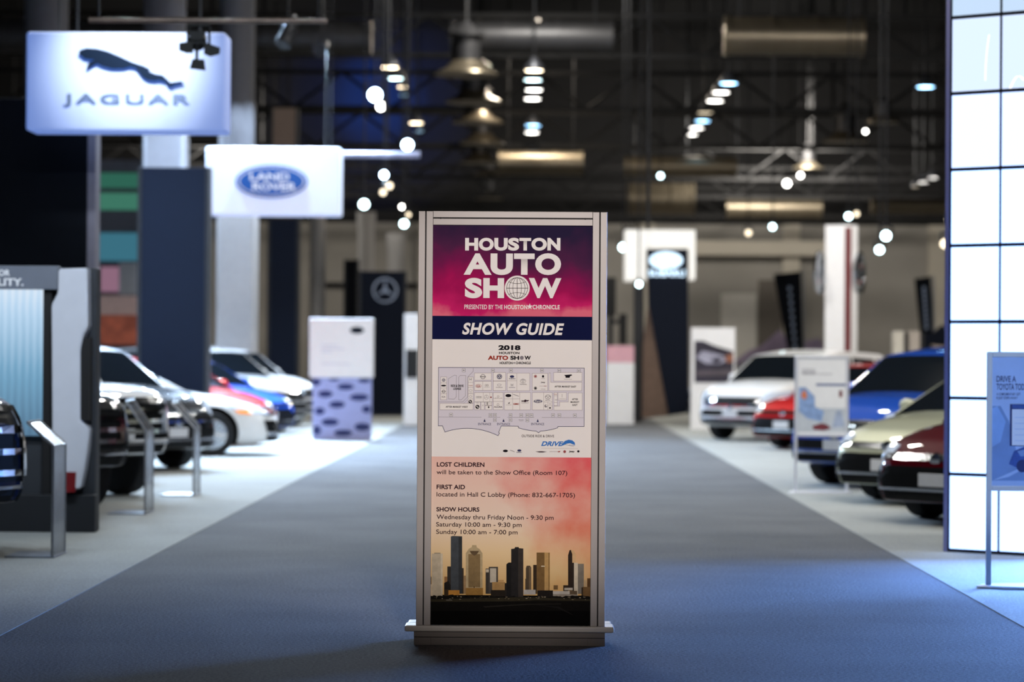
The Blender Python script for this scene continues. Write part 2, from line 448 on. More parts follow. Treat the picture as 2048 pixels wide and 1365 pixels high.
# notices
for s, x0, x1, yt, yb, o in (('LOST CHILDREN', 138, 695, 149, 200, .022), ('will be taken to the Show Office (Room 107)', 135, 1665, 243, 292, .004),
        ('FIRST AID', 135, 468, 412, 463, .022), ('located in Hall C Lobby (Phone: 832-667-1705)', 135, 1755, 503, 553, .004),
        ('SHOW HOURS', 133, 636, 675, 725, .022), ('Wednesday thru Friday Noon - 9:30 pm', 135, 1505, 767, 818, .004),
        ('Saturday 10:00 am - 9:30 pm', 130, 1130, 853, 903, .004), ('Sunday 10:00 am - 7:00 pm', 130, 1083, 940, 990, .004)):
    b = MB()
    txt(b, s, 850+x0/5.851, 850+x1/5.851, 900+yt/5.851, 900+yb/5.851, off=o)
    b.build('notice_lettering', m_plum, poster)
# skyline
K = lambda x, y: (800 + x/4.655, 1060 + y/4.655)
inks = {}
ilist = []
def ink(rgb):
    if rgb not in inks: inks[rgb] = len(ilist); ilist.append(mat('skyline_ink_%d_%d_%d' % rgb, rgb, .6, spec=.04, vary=.12, scale=40))
    return inks[rgb]
b = MB(); lay = [0]
def bl(x0, y0, x1, y1, rgb):
    lay[0] += 1; poly(b, [K(x0, y0), K(x1, y0), K(x1, y1), K(x0, y1)], ink(rgb), dy=.0005+lay[0]*.00004)
def bp(pts, rgb):
    lay[0] += 1; poly(b, [K(*p) for p in pts], ink(rgb), dy=.0005+lay[0]*.00004)
bl(295, 225, 395, 620, (186, 172, 148)); bl(318, 217, 376, 226, (150, 138, 118)); bl(380, 225, 397, 600, (206, 192, 166))
bl(283, 510, 300, 620, (200, 180, 150)); bl(283, 440, 291, 512, (70, 60, 50))
bl(412, 440, 440, 600, (150, 110, 70)); bl(440, 345, 474, 600, (54, 50, 46)); bp([(410, 500), (450, 478), (470, 520), (470, 600), (410, 600)], (34, 30, 26))
bp([(472, 66), (490, 60), (578, 64), (578, 600), (472, 600)], (66, 70, 74)); bl(545, 66, 578, 600, (52, 54, 56)); bl(578, 360, 592, 600, (60, 52, 44))
bl(594, 430, 612, 600, (150, 120, 86))
bp([(612, 222), (640, 180), (668, 165), (672, 146), (710, 146), (714, 165), (742, 185), (768, 222), (768, 600), (612, 600)], (176, 156, 120))
bl(636, 230, 746, 540, (128, 106, 72)); bp([(648, 200), (735, 200), (720, 225), (690, 246), (662, 225)], (96, 78, 56)); bl(686, 530, 694, 610, (70, 52, 30))
bl(797, 365, 834, 600, (60, 56, 52)); bl(799, 372, 826, 400, (196, 182, 160)); bl(826, 348, 912, 600, (76, 70, 64)); bl(838, 362, 896, 494, (186, 176, 158))
bl(858, 490, 978, 575, (168, 132, 84)); bl(912, 470, 966, 492, (196, 156, 104)); bl(845, 565, 990, 625, (40, 34, 28))
bp([(990, 325), (1010, 308), (1040, 308), (1040, 630), (990, 630)], (30, 29, 29)); bl(975, 500, 992, 625, (40, 36, 32))
bp([(1035, 182), (1065, 178), (1072, 164), (1104, 164), (1108, 174), (1148, 178), (1148, 630), (1035, 630)], (38, 36, 36)); bl(1100, 180, 1146, 630, (58, 52, 48))
bp([(1172, 360), (1180, 338), (1212, 338), (1222, 362), (1222, 600), (1166, 600), (1166, 460), (1172, 460)], (80, 68, 54)); bl(1200, 350, 1222, 570, (110, 92, 70))
bl(1240, 330, 1272, 600, (58, 46, 34)); bl(1272, 215, 1360, 600, (118, 90, 54)); bp([(1345, 214), (1396, 216), (1396, 590), (1345, 590)], (186, 148, 94)); bl(1384, 216, 1390, 590, (96, 72, 40)); bl(1315, 338, 1348, 347, (214, 200, 170))
bp([(1565, 240), (1578, 195), (1590, 188), (1612, 206), (1612, 570), (1565, 570)], (48, 38, 32)); bp([(1590, 188), (1618, 196), (1640, 240), (1640, 570), (1604, 570), (1604, 230)], (206, 168, 122))
bl(1618, 310, 1656, 630, (204, 190, 166)); bl(1604, 310, 1620, 600, (50, 42, 36)); bl(1656, 320, 1712, 600, (126, 118, 106)); bl(1743, 455, 1786, 620, (92, 66, 40)); bl(1716, 470, 1740, 560, (188, 160, 120))
bl(1430, 520, 1470, 560, (120, 92, 58)); bl(1520, 520, 1565, 575, (56, 44, 34)); bl(1700, 535, 1786, 640, (112, 84, 52)); bl(1690, 540, 1704, 640, (60, 48, 36))
bl(450, 566, 553, 612, (184, 128, 58)); bl(410, 560, 450, 620, (60, 46, 30)); bl(612, 545, 772, 612, (150, 112, 58)); bl(1150, 562, 1262, 606, (178, 172, 164)); bl(1280, 568, 1425, 630, (34, 29, 26))
bl(1424, 574, 1590, 632, (190, 182, 170)); bl(1424, 602, 1650, 632, (150, 140, 126)); bl(1530, 544, 1608, 566, (186, 176, 160)); bl(1580, 572, 1650, 606, (96, 80, 62))
random.seed(3)
top = [(283, 640)] + [(283 + i*30, 606 + random.random()*26 + (12 if 900 < 283+i*30 < 1500 else 0)) for i in range(1, 50)] + [(1786, 632)]
bp(top + [(1786, 700), (283, 700)], (22, 20, 17))
bp([(283, 652), (760, 640), (1200, 630), (1786, 650), (1786, 668), (1260, 660), (1150, 668), (283, 676)], (50, 45, 33))
bl(283, 674, 1786, 760, (18, 16, 14))
bp([(770, 716), (1180, 694), (1500, 690), (1500, 697), (1180, 702), (790, 728)], (40, 37, 33)); bp([(1260, 700), (1480, 720), (1500, 730), (1620, 800), (1600, 796), (1470, 735)], (28, 26, 25)); bl(430, 655, 486, 662, (110, 104, 94))
for i in range(70):
    x = 300 + random.random()*1460; y = 618 + random.random()*36; w = 4 + random.random()*14
    bl(x, y, x+w, y+3+random.random()*5, random.choice([(120, 108, 88), (70, 60, 46), (150, 140, 120), (44, 38, 28)]))
b.build('skyline_print', ilist, poster)
# floor map
Q = lambda x, y: (850 + x/5.46, 670 + y/5.46)
b = MB()
def ml(pts, w, mi, dy=.0012, closed=False): line(b, [Q(*p) for p in pts], w, mi, dy, closed)
def mb_(x0, y0, x1, y1, fill=0, brd=2, w=.55):
    poly(b, [Q(x0, y0), Q(x1, y0), Q(x1, y1), Q(x0, y1)], fill, .0008); ml([(x0, y0), (x1, y0), (x1, y1), (x0, y1)], w, brd, closed=True)
def mp(pts, fill=0, brd=2, w=.55):
    poly(b, [Q(*p) for p in pts], fill, .0008); ml(pts, w, brd, closed=True)
def mt(s, x0, x1, yt, yb, mi=3, **k):
    a, c = Q(x0, yt), Q(x1, yb); txt(b, s, a[0], c[0], a[1], c[1], mi=mi, **k)
def me_(cx, cy, rx, ry, mi, w=None, dy=.0016): c = Q(cx, cy); ell(b, *c, rx/5.46, ry/5.46, mi, dy, 20, w)
arc1 = [(798 - (581)*q, 1103 - 40*q - 300*q*(1-q)*(.78)) for q in [i/14 for i in range(15)]]
out = [(147, 357), (1740, 365), (1738, 1003), (1452, 1003), (1448, 1018)] + [(1448 - 186*q, 1018 + 35*q + 26*q*(1-q)) for q in (.25, .5, .75, 1)] + [(1240, 1072), (1215, 1053)] + [(1215 - 193*q, 1053 - 35*q + 26*q*(1-q)) for q in (.25, .5, .75, 1)] + [(1018, 1000), (832, 998), (805, 1065), (812, 1078)] + arc1 + [(190, 996), (145, 996)]
poly(b, [Q(*p) for p in out], 1, .0004); ml(out, .95, 4, closed=True)
mb_(170, 460, 235, 712)
for y in (527, 583, 647): ml([(170, y), (235, y)], .5, 2)
mp([(255, 480), (320, 442), (343, 445), (340, 680), (318, 703), (255, 700)], 1, 5); mp([(368, 463), (385, 445), (443, 445), (440, 668), (395, 712), (368, 712)], 1, 5)
ml([(527, 365), (525, 400), (468, 460), (465, 680), (410, 735), (150, 735)], .6, 5)
for q in ((540, 418, 725, 497), (540, 510, 725, 608), (745, 412, 880, 505), (745, 508, 880, 610), (898, 420, 1143, 612), (1172, 422, 1340, 612), (1405, 412, 1715, 507), (470, 462, 527, 745), (160, 750, 525, 820), (540, 632, 735, 735), (540, 735, 603, 820), (612, 735, 647, 820), (658, 735, 730, 772), (658, 775, 730, 820), (745, 632, 853, 820), (868, 632, 1153, 822), (1172, 632, 1390, 822), (1408, 632, 1445, 775), (1453, 632, 1545, 715)): mb_(*q)
mp([(1355, 418), (1370, 418), (1373, 520), (1715, 520), (1712, 612), (1353, 612)]); mp([(1565, 635), (1717, 635), (1717, 825), (1408, 825), (1408, 780), (1470, 780), (1470, 735), (1565, 735)])
for q in ([(630, 510), (630, 608)], [(1003, 420), (1003, 612)], [(898, 503), (1003, 503)], [(470, 520), (527, 520)], [(470, 577), (527, 577)], [(470, 645), (527, 645)], [(470, 700), (527, 700)], [(637, 632), (637, 735)], [(708, 632), (708, 735)], [(745, 730), (853, 730)], [(955, 632), (957, 822)], [(1035, 632), (1035, 822)], [(868, 700), (1035, 700)], [(1297, 632), (1297, 822)], [(1297, 735), (1390, 735)], [(1342, 735), (1342, 822)], [(1342, 777), (1390, 777)], [(1408, 668), (1445, 668)], [(1408, 740), (1445, 740)], [(690, 735), (690, 772)], [(420, 750), (462, 712)]): ml(q, .5, 2)
for q in ([(150, 900), (615, 902)], [(690, 902), (820, 903)], [(900, 903), (1190, 904)], [(1278, 905), (1730, 907)]): ml(q, .5, 5)
for x, y in ((422, 388), (742, 390), (938, 390), (1277, 390), (1467, 393), (1680, 395), (283, 875), (715, 877), (763, 877), (933, 879), (1050, 879), (1118, 879), (1163, 879), (1398, 879), (1468, 880), (1637, 881), (763, 932), (933, 932), (1118, 934)):
    mb_(x-17, y-17, x+17, y+17, 0, 4, .5)
    for s in (-6, 6): me_(x+s, y, 4, 7, 4)
for x, y in ((650, 918), (857, 918), (1231, 920)): poly(b, [Q(x, y), Q(x+12, y+34), Q(x-12, y+34)], 4, .0016)
for x in (580, 787, 1160): mt('ENTRANCE', x, x+141, 964, 988, 4)
mt('2018', 802, 1043, 115, 167, off=.05); mt('HOUSTON', 808, 1031, 186, 211, off=.03, mi=3); mt('AUTO', 686, 908, 229, 274, off=.045, mi=6); mt('SH', 932, 1028, 230, 273, off=.045); mt('W', 1086, 1156, 230, 273, off=.045); me_(1057, 252, 27, 27, 5); me_(1057, 252, 27, 27, 7, 1, .002)
mt('HOUSTON', 815, 956, 295, 321, off=.03); star(b, *Q(973, 307), 2.6, 5, .002); mt('CHRONICLE', 990, 1155, 295, 321, off=.03)
mt('AFTER MARKET WEST', 225, 467, 779, 797, off=.02); mt('AFTER MARKET EAST', 1415, 1652, 557, 576, off=.02)
for s, x0, x1, y in (('AFTER', 1605, 1672, 696), ('MARKET', 1590, 1685, 727), ('EAST', 1610, 1665, 759)): mt(s, x0, x1, y, y+18, off=.02)
mt('RIDE & DRIVE', 282, 420, 546, 570, off=.035); mt('LOUNGE', 308, 393, 578, 602, off=.035)
mt('OUTSIDE RIDE & DRIVE', 1055, 1410, 1094, 1120, mi=8)
mt('DRIVE', 1268, 1512, 1166, 1216, off=.035, mi=9, shear=.32)
sw = [(1500, 1190), (1530, 1160), (1570, 1147), (1610, 1155), (1635, 1178), (1640, 1205), (1610, 1196), (1585, 1185), (1550, 1190), (1524, 1202), (1490, 1216)]
poly(b, [Q(*p) for p in sw], 9, .002); ml([(1522, 1198), (1575, 1210), (1625, 1220)], .6, 5); ml([(1575, 1204), (1640, 1212)], .5, 9)
ml([(1270, 1240), (1670, 1245)], .3, 2)
# small marks of the exhibitors
for x, y, r in ((203, 495, 19), (812, 457, 29)):
    me_(x, y, r, r, 4); me_(x, y, r*.8, r*.8, 0, .5, .002); mt('V', x-r*.42, x+r*.42, y-r*.6, y-r*.02, 0, off=.02); mt('W', x-r*.6, x+r*.6, y-r*.02, y+r*.55, 0, off=.01)
for x, y, r in ((203, 620, 19), (632, 458, 27)): me_(x, y, r, r, 5, 1.1); mt('NISSAN', x-r*1.15, x+r*1.15, y-r*.2, y+r*.25, 3, off=.02)
me_(202, 556, 28, 9, 3); mt('KIA', 183, 222, 668, 688, 5, off=.02)
me_(583, 560, 33, 19, 6, .5); mt('KIA', 563, 604, 549, 573, 6, off=.02); me_(664, 552, 11, 9, 3, .5); me_(683, 552, 11, 9, 3, .5); mt('INFINITI', 645, 705, 570, 576, 5)
me_(950, 457, 24, 14, 4); mt('SUBARU', 917, 987, 474, 486, 4, off=.02); me_(810, 548, 24, 12, 5, .6); mt('HYUNDAI', 776, 846, 570, 580, 5, off=.02)
for x, y in ((950, 550), (497, 487)): ml([(x-11, y-14), (x-8, y+12)], .8, 5); ml([(x+11, y-14), (x+8, y+12)], .8, 5); ml([(x-9, y), (x+9, y)], .8, 5)
mt('HONDA', 918, 984, 572, 580, 4, off=.02); me_(1070, 505, 32, 23, 5, .6); me_(1070, 498, 20, 10, 5, .5); me_(1070, 505, 8, 22, 5, .5); mt('TOYOTA', 1034, 1110, 536, 547, 8, off=.01)
for x, y, k in ((1206, 455, 10), (1206, 584, 3)): me_(x, y, 17, 17, k); me_(x, y, 13, 13, 0, .4, .002)
me_(1289, 455, 12, 14, 3); mt('DODGE', 1272, 1305, 475, 481, 3); mt('Jeep', 1266, 1311, 511, 526, 3, off=.02); ml([(1250, 561), (1327, 561)], .5, 2); mt('RAM', 1300, 1326, 556, 566, 6); mt('CHRYSLER', 1265, 1315, 590, 599, 5)
poly(b, [Q(1520, 440), Q(1600, 434), Q(1608, 444), Q(1585, 452), Q(1580, 470), Q(1535, 470), Q(1535, 455)], 3, .002); mt('home show', 1520, 1605, 480, 490, 5)
mt('mazda', 478, 520, 548, 560, 6); me_(497, 610, 19, 12, 5, .5); me_(497, 675, 16, 12, 5, .5); mt('mazda', 480, 515, 630, 638, 5)
for x, y, r in ((494, 731, 19), (572, 788, 22)): me_(x, y, r, r, 3); me_(x-r*.25, y-r*.25, r*.3, r*.3, 0, None, .002); me_(x+r*.25, y+r*.25, r*.3, r*.3, 0, None, .002)
for k in range(4): me_(565+k*15, 682, 10, 11, 5, .55)
me_(670, 682, 25, 25, 5, .5)
for a in (0, 120, 240): ml([(670, 682), (670+24*math.sin(R(a)), 682-24*math.cos(R(a)))], .5, 5)
me_(720, 683, 9, 8, 10); me_(572, 745, 12, 6, 5, .4); mt('T', 622, 640, 768, 782, 5); ml([(678, 742), (678, 764)], 1.4, 3); ml([(698, 755), (726, 755)], .5, 2); me_(695, 792, 8, 10, 3); me_(798, 674, 13, 9, 5, .5); mt('LEXUS', 750, 842, 688, 698, 2); me_(797, 764, 13, 13, 5, .6); mt('ACURA', 753, 845, 781, 797, 8, off=.02)
me_(910, 665, 32, 17, 3); ml([(966, 652), (995, 662), (1022, 672)], 1.0, 5); poly(b, [Q(905, 748), Q(928, 736), Q(920, 756)], 3, .002); ml([(885, 767), (943, 767)], .5, 2); mt('GMC', 964, 1028, 748, 766, 6, off=.045)
poly(b, [Q(1050, 720), Q(1085, 718), Q(1088, 710), Q(1105, 710), Q(1107, 716), Q(1138, 714), Q(1125, 728), Q(1106, 728), Q(1103, 735), Q(1084, 735), Q(1082, 729), Q(1055, 730)], 8, .002); mt('CHEVROLET', 1049, 1134, 740, 749, 5, off=.01)
me_(1234, 727, 49, 19, 4); me_(1234, 727, 46, 16, 0, .35, .002); mt('Ford', 1200, 1268, 714, 738, 0, off=.01, shear=.25)
me_(1343, 680, 31, 25, 5, .9); ml([(1313, 676), (1330, 672), (1343, 690), (1356, 672), (1373, 676)], .8, 5); mt('MAZDA', 1316, 1370, 711, 720, 5, off=.01); me_(1320, 779, 16, 16, 5); me_(1326, 775, 8, 7, 0, None, .002); me_(1365, 757, 14, 5, 2, .5); me_(1365, 800, 11, 8, 3); ml([(1497, 650), (1497, 682)], .8, 2); mt('LINCOLN', 1462, 1536, 695, 701, 2); mt('Jeep', 1418, 1444, 704, 716, 5); mt('kia', 1412, 1440, 643, 655, 6); mt('Acadia', 1022, 1076, 924, 934, 5); ml([(1030, 942), (1070, 942)], .4, 2)
me_(878, 1270, 27, 14, 3); ml([(930, 1262), (955, 1270), (976, 1280)], .9, 5); me_(1030, 1265, 22, 12, 4); mt('SUBARU', 1000, 1057, 1280, 1289, 4, off=.02)
poly(b, [Q(1205, 1277), Q(1268, 1274), Q(1332, 1278), Q(1290, 1286), Q(1250, 1286)], 8, .002); ml([(1362, 1278), (1455, 1278)], .7, 2); poly(b, [Q(1450, 1276), Q(1480, 1270), Q(1470, 1284), Q(1452, 1283)], 6, .002); me_(1525, 1278, 15, 15, 10); mt('Jeep', 1572, 1632, 1266, 1284, 3, off=.03); me_(1675, 1275, 13, 12, 3)
b.build('floor_map', [m_paper, m_lav, m_mapl, m_ink, m_mapn, m_grey, m_redink, m_white, m_plum, m_blue, mat('crimson_ink', (140, 40, 44), .6, vary=0)], poster)

# ================================================================ cars
def interp(pts, x):
    if x <= pts[0][0]: return pts[0][1]
    for (x0, y0), (x1, y1) in zip(pts, pts[1:]):
        if x <= x1: return y0 + (y1-y0)*(x-x0)/(x1-x0)
    return pts[-1][1]
def smooth(pts, x, h=.09):
    return sum(interp(pts, x+h*k/3) for k in range(-3, 4))/7
STY = {
 'sedan': dict(a=2.38, w=.92, top=[(-2.38, .92), (-2.25, 1.0), (-1.7, 1.03), (-.4, .98), (.95, .95), (1.6, .86), (2.1, .74), (2.38, .58)],
    bot=[(-2.38, .42), (-2.1, .24), (-1.8, .19), (1.9, .17), (2.38, .21)], belt=.95,
    cab=[(1.12, .93), (.25, 1.38), (-.35, 1.44), (-1.0, 1.39), (-1.95, 1.03)], wr=.68, r=.335, ax=(1.42, -1.40), lamp=(.6, .74), gr=(.23, .66, .64)),
 'suv': dict(a=2.36, w=.95, top=[(-2.36, 1.0), (-2.25, 1.12), (-1.5, 1.13), (1.0, 1.1), (1.7, 1.03), (2.15, .92), (2.36, .72)],
    bot=[(-2.36, .5), (-2.15, .32), (-1.9, .25), (1.95, .24), (2.36, .3)], belt=1.1,
    cab=[(1.18, 1.07), (.45, 1.58), (-.3, 1.67), (-1.7, 1.61), (-2.27, 1.1)], wr=.74, r=.36, ax=(1.42, -1.38), lamp=(.72, .9), gr=(.34, .66, .66)),
 'offroad': dict(a=2.3, w=.95, top=[(-2.3, 1.05), (-2.18, 1.2), (.9, 1.21), (1.8, 1.18), (2.18, 1.12), (2.3, 1.0)],
    bot=[(-2.3, .62), (-2.1, .48), (-1.9, .44), (2.0, .44), (2.3, .48)], belt=1.19,
    cab=[(1.02, 1.17), (.66, 1.7), (.0, 1.79), (-1.9, 1.77), (-2.22, 1.2)], wr=.8, r=.4, ax=(1.4, -1.36), lamp=(.84, 1.02), gr=(.7, .56, 1.04)),
 'truck': dict(a=2.85, w=1.0, top=[(-2.85, 1.28), (-2.7, 1.3), (-.9, 1.3), (1.2, 1.28), (2.3, 1.25), (2.7, 1.16), (2.85, .98)],
    bot=[(-2.85, .6), (-2.6, .5), (-2.2, .42), (2.3, .4), (2.85, .42)], belt=1.27,
    cab=[(1.35, 1.25), (.72, 1.78), (.2, 1.88), (-.85, 1.86), (-1.15, 1.28)], wr=.78, r=.41, ax=(1.78, -1.72), lamp=(.9, 1.12), gr=(.62, .7, 1.12)),
}
RING = [(0, 0), (.45, 0), (.78, 0), (.9, .015), (.955, .07), (.982, .18), (.995, .32), (1, .46), (.996, .6), (.982, .74), (.955, .86), (.91, .945), (.83, .992), (.68, 1.02), (.45, 1.035), (.2, 1.042), (0, 1.045)]
m_tyre = mat('tyre_rubber', (18, 18, 20), .8, vary=.1)
m_rim = mat('alloy_rim', (196, 200, 206), .25, .9, vary=.03)
m_glass = mat('tinted_car_glass', (14, 19, 24), .04, 0, .6, spec=.9, vary=0)
m_blackp = mat('black_plastic', (11, 12, 14), .5, spec=.2, vary=.08)
m_chrome = mat('chrome', (214, 218, 224), .1, 1, vary=0)
m_lamp = mat('headlamp_lens', (214, 224, 236), .08, .35, 1, vary=0, emis=(200, 222, 255), estr=.25)
m_tail = mat('tail_lamp_red', (170, 16, 16), .15, 0, 1, vary=0, emis=(255, 30, 20), estr=.25)
m_amber = mat('amber_marker', (240, 140, 40), .2, 0, 1, vary=0, emis=(255, 150, 50), estr=.5)
m_plate = mat('number_plate', (190, 192, 196), .5, vary=.05)
m_seat = mat('dark_wheel_well', (9, 9, 10), .9, vary=0)
def half_w(s, x):
    a, w = s['a'], s['w']
    f = 1.0
    if x > a-.75: q = (x-(a-.75))/.75; f = 1-.27*q**2.4
    if x < -a+.6: q = (-a+.6-x)/.6; f = min(f, 1-.2*q**2.4)
    return w*f*(1-.018*abs(x)/a)
_MESH = {}
def grab(o):
    me = o.data; bpy.data.objects.remove(o); return me
def body_mesh(st):
    s = STY[st]; a = s['a']; bm = bmesh.new(); rows = []
    xs = [-a + 2*a*i/64 for i in range(65)]
    for x in xs:
        zt, zb, w = smooth(s['top'], x), smooth(s['bot'], x), half_w(s, x)
        ring = [(w*y, zb + z*(zt-zb)) for y, z in RING]
        pts = ring + [(-y, z) for y, z in ring[-2:0:-1]]
        rows.append([bm.verts.new((x, y, z)) for y, z in pts])
    for end in (0, -1):                       # rounded end caps
        x = xs[end]; sg_ = 1 if end else -1; last = rows[end]
        cz = sum(v.co.z for v in last)/len(last)
        for f, dx in ((.93, .035), (.7, .06)):
            new = [bm.verts.new((x+sg_*dx, v.co.y*f, cz+(v.co.z-cz)*f)) for v in rows[end]]
            if end: rows.append(new)
            else: rows.insert(0, new)
    n = len(rows[0])
    for r0, r1 in zip(rows, rows[1:]):
        for k in range(n): bm.faces.new((r0[k], r0[(k+1) % n], r1[(k+1) % n], r1[k]))
    bm.faces.new(rows[0]); bm.faces.new(rows[-1])
    bmesh.ops.recalc_face_normals(bm, faces=bm.faces[:])
    me = bpy.data.meshes.new('body'); bm.to_mesh(me)
    bvh = BVHTree.FromBMesh(bm); bm.free()
    me.materials.append(m_blackp); me.materials.append(m_seat)
    o = bpy.data.objects.new('body', me); COL.objects.link(o)
    c = MB()
    for ax in s['ax']:
        for sd in (-1, 1):
            c.tube((ax, sd*(s['w']-.3), s['r']+.015), (ax, sd*(s['w']+.3), s['r']+.015), s['r']+.06, seg=32, mi=1)
            c.box(ax-s['r']-.055, ax+s['r']+.055, sd*(s['w']-.3), sd*(s['w']+.3), -.2, s['r']*.6, 1)
    cut = c.build('cutter', [m_blackp, m_seat])
    bm = bmesh.new(); bm.from_mesh(cut.data); bm.free()
    md = o.modifiers.new('arches', 'BOOLEAN'); md.operation = 'DIFFERENCE'; md.object = cut; md.solver = 'EXACT'; md.use_self = True
    bpy.context.view_layer.update()
    res = bpy.data.meshes.new_from_object(o.evaluated_get(bpy.context.evaluated_depsgraph_get()))
    for q in (o, cut):
        mm = q.data; bpy.data.objects.remove(q); bpy.data.meshes.remove(mm)
    res.shade_smooth(); res.set_sharp_from_angle(angle=R(38))
    return res, bvh
def patch(bvh, corners, nu, nv, off, d=1, axis='x', mb=None, mi=0):
    """a panel laid on the body skin: corners (bl, br, tr, tl) in the plane across the axis"""
    mb = mb or MB()
    def fn(u, v):
        (a0, b0), (a1, b1), (a2, b2), (a3, b3) = corners
        p = (a0+(a1-a0)*u)*(1-v) + (a3+(a2-a3)*u)*v; q = (b0+(b1-b0)*u)*(1-v) + (b3+(b2-b3)*u)*v
        if axis == 'x': o_, dr = Vector((d*6, p, q)), Vector((-d, 0, 0))
        else: o_, dr = Vector((p, d*6, q)), Vector((0, -d, 0))
        h = bvh.ray_cast(o_, dr)
        if h[0] is None: return Vector((d*2, p, q)) if axis == 'x' else Vector((p, d*.9, q))
        return h[0] + h[1]*off
    mb.grid(fn, nu, nv, mi); return mb
def car_meshes(st):
    if st in _MESH: return _MESH[st]
    s = STY[st]; a, w = s['a'], s['w']; out = {}
    out['body'], bvh = body_mesh(st)
    # greenhouse
    cab = s['cab']; x0, x1 = cab[-1][0], cab[0][0]; line = cab[::-1]; zr = max(z for _, z in cab)
    wb, wr = w*.93, w*s['wr']/.92*.98
    NX, NS, NT = 44, 6, 10
    def ringpt(x, j):
        zt = smooth(line, x, .07); zb = s['belt']-.05
        if x <= x0+1e-6 or x >= x1-1e-6: zt = interp(line, x)
        k = max(0, min(1, (zt-zb)/(zr-zb))); we = wb + (wr-wb)*k
        wbx = min(wb, half_w(s, x)*.93)
        we = min(we, wbx)
        if j <= NS:
            q = j/NS; return (wbx+(we-wbx)*q**1.15, zb+(zt-.035*k-zb)*q)
        q = (j-NS)/NT; y = we*math.cos(q*math.pi/2)**.8 if q < 1 else 0
        return (y, zt-.035*k + .05*k*math.sin(q*math.pi/2))
    parts = {k: MB() for k in ('roof', 'windshield', 'rear_window', 'side_window')}
    xa, xb = cab[1][0], cab[-2][0]
    pil = [(xa+xb)/2-.05, xb-.12] if st not in ('suv', 'offroad') else [(xa+xb)/2+.12, (xa+xb)/2-.75, xb-.1]
    for i in range(NX):
        u0, u1 = x0+(x1-x0)*i/NX, x0+(x1-x0)*(i+1)/NX; xm = (u0+u1)/2
        for sd in (1, -1):
            for j in range(NS+NT):
                if j < NS:
                    key = 'side_window'
                    if j >= NS-1 or any(abs(xm-p) < .055 for p in pil) or xm > xa+.62*(x1-xa) or xm < xb-.55*(xb-x0) or j == 0: key = 'roof'
                else:
                    key = 'windshield' if xm > xa else 'rear_window' if xm < xb else 'roof'
                    if j < NS+2: key = 'roof'
                qs = []
                for (x, jj) in ((u0, j), (u1, j), (u1, j+1), (u0, j+1)):
                    y, z = ringpt(x, jj); qs.append((x, sd*y, z))
                parts[key].face(qs if sd > 0 else qs[::-1])
    for k, b in parts.items():
        bmesh.ops.remove_doubles(b.b, verts=b.b.verts[:], dist=.0015)
        bmesh.ops.recalc_face_normals(b.b, faces=b.b.faces[:])
        if k == 'side_window':
            for sd, nm in ((1, 'side_window_a'), (-1, 'side_window_b')):
                t = b.b.copy(); bmesh.ops.delete(t, geom=[f for f in t.faces if f.calc_center_median().y*sd < 0], context='FACES')
                m = MB(); m.b.free(); m.b = t; out[nm] = grab(m.build(nm, m_glass, smooth=True))
            b.b.free()
        else: out[k] = grab(b.build(k, m_blackp if k == 'roof' else m_glass, smooth=True))
    # nose details
    zl0, zl1 = s['lamp']; gw, g0, g1 = s['gr'][1], s['gr'][0], s['gr'][2]
    g = MB()
    if st in ('truck', 'offroad'):
        patch(bvh, [(-gw, g0), (gw, g0), (gw, g1), (-gw, g1)], 12, 6, .012, mb=g, mi=0)
        for z in [g0+(g1-g0)*q for q in (.05, .36, .67, .96)]: patch(bvh, [(-gw, z-.022), (gw, z-.022), (gw, z+.022), (-gw, z+.022)], 12, 1, .03, mb=g, mi=1)
        for y in (-gw, gw): patch(bvh, [(y-.03, g0), (y+.03, g0), (y+.03, g1), (y-.03, g1)], 1, 6, .03, mb=g, mi=1)
    elif st == 'suv':
        patch(bvh, [(-gw*.8, g0+.28), (gw*.8, g0+.28), (gw, g1+.14), (-gw, g1+.14)], 12, 4, .01, mb=g, mi=0)
        for z in (g0+.31, g0+.39, g1+.12): patch(bvh, [(-gw*.9, z-.012), (gw*.9, z-.012), (gw*.9, z+.012), (-gw*.9, z+.012)], 12, 1, .022, mb=g, mi=1)
    else:
        patch(bvh, [(-gw, g0), (gw, g0), (gw*1.18, g1-.1), (-gw*1.18, g1-.1)], 12, 5, .01, mb=g, mi=0)
        for k in range(4): z = g0+.05+k*.06; patch(bvh, [(-gw, z-.006), (gw, z-.006), (gw, z+.006), (-gw, z+.006)], 12, 1, .018, mb=g, mi=0)
        patch(bvh, [(-gw*1.1, g1-.05), (gw*1.1, g1-.05), (gw*1.15, g1), (-gw*1.15, g1)], 12, 1, .016, mb=g, mi=1)
    h = bvh.ray_cast(Vector((6, 0, g1-.03)), Vector((-1, 0, 0)))[0]
    g.lathe([(0, .045), (.055, .04), (.065, .0)], h, 'X', 20, 1)
    out['grille'] = grab(g.build('grille', [m_blackp, m_chrome]))
    for sd, nm in ((1, 'headlight_a'), (-1, 'headlight_b')):
        b = MB(); yi, yo = w*(.62 if st not in ('truck', 'offroad') else .69), w*.955
        patch(bvh, [(sd*yi, zl0), (sd*yo, zl0+.05), (sd*(yo-.01), zl1+.02), (sd*yi, zl1-.03)], 8, 3, .012, mb=b, mi=0)
        patch(bvh, [(sd*(yo-.04), zl0+.02), (sd*(yo+.005), zl0+.04), (sd*(yo+.0), zl0+.09), (sd*(yo-.04), zl0+.09)], 2, 2, .02, mb=b, mi=1)
        out[nm] = grab(b.build(nm, [m_lamp, m_amber], smooth=True))
    b = MB(); zb = s['bot'][-1][1]
    patch(bvh, [(-w*.78, zb+.02), (w*.78, zb+.02), (w*.82, zb+.1), (-w*.82, zb+.1)], 14, 2, .012, mb=b, mi=0)
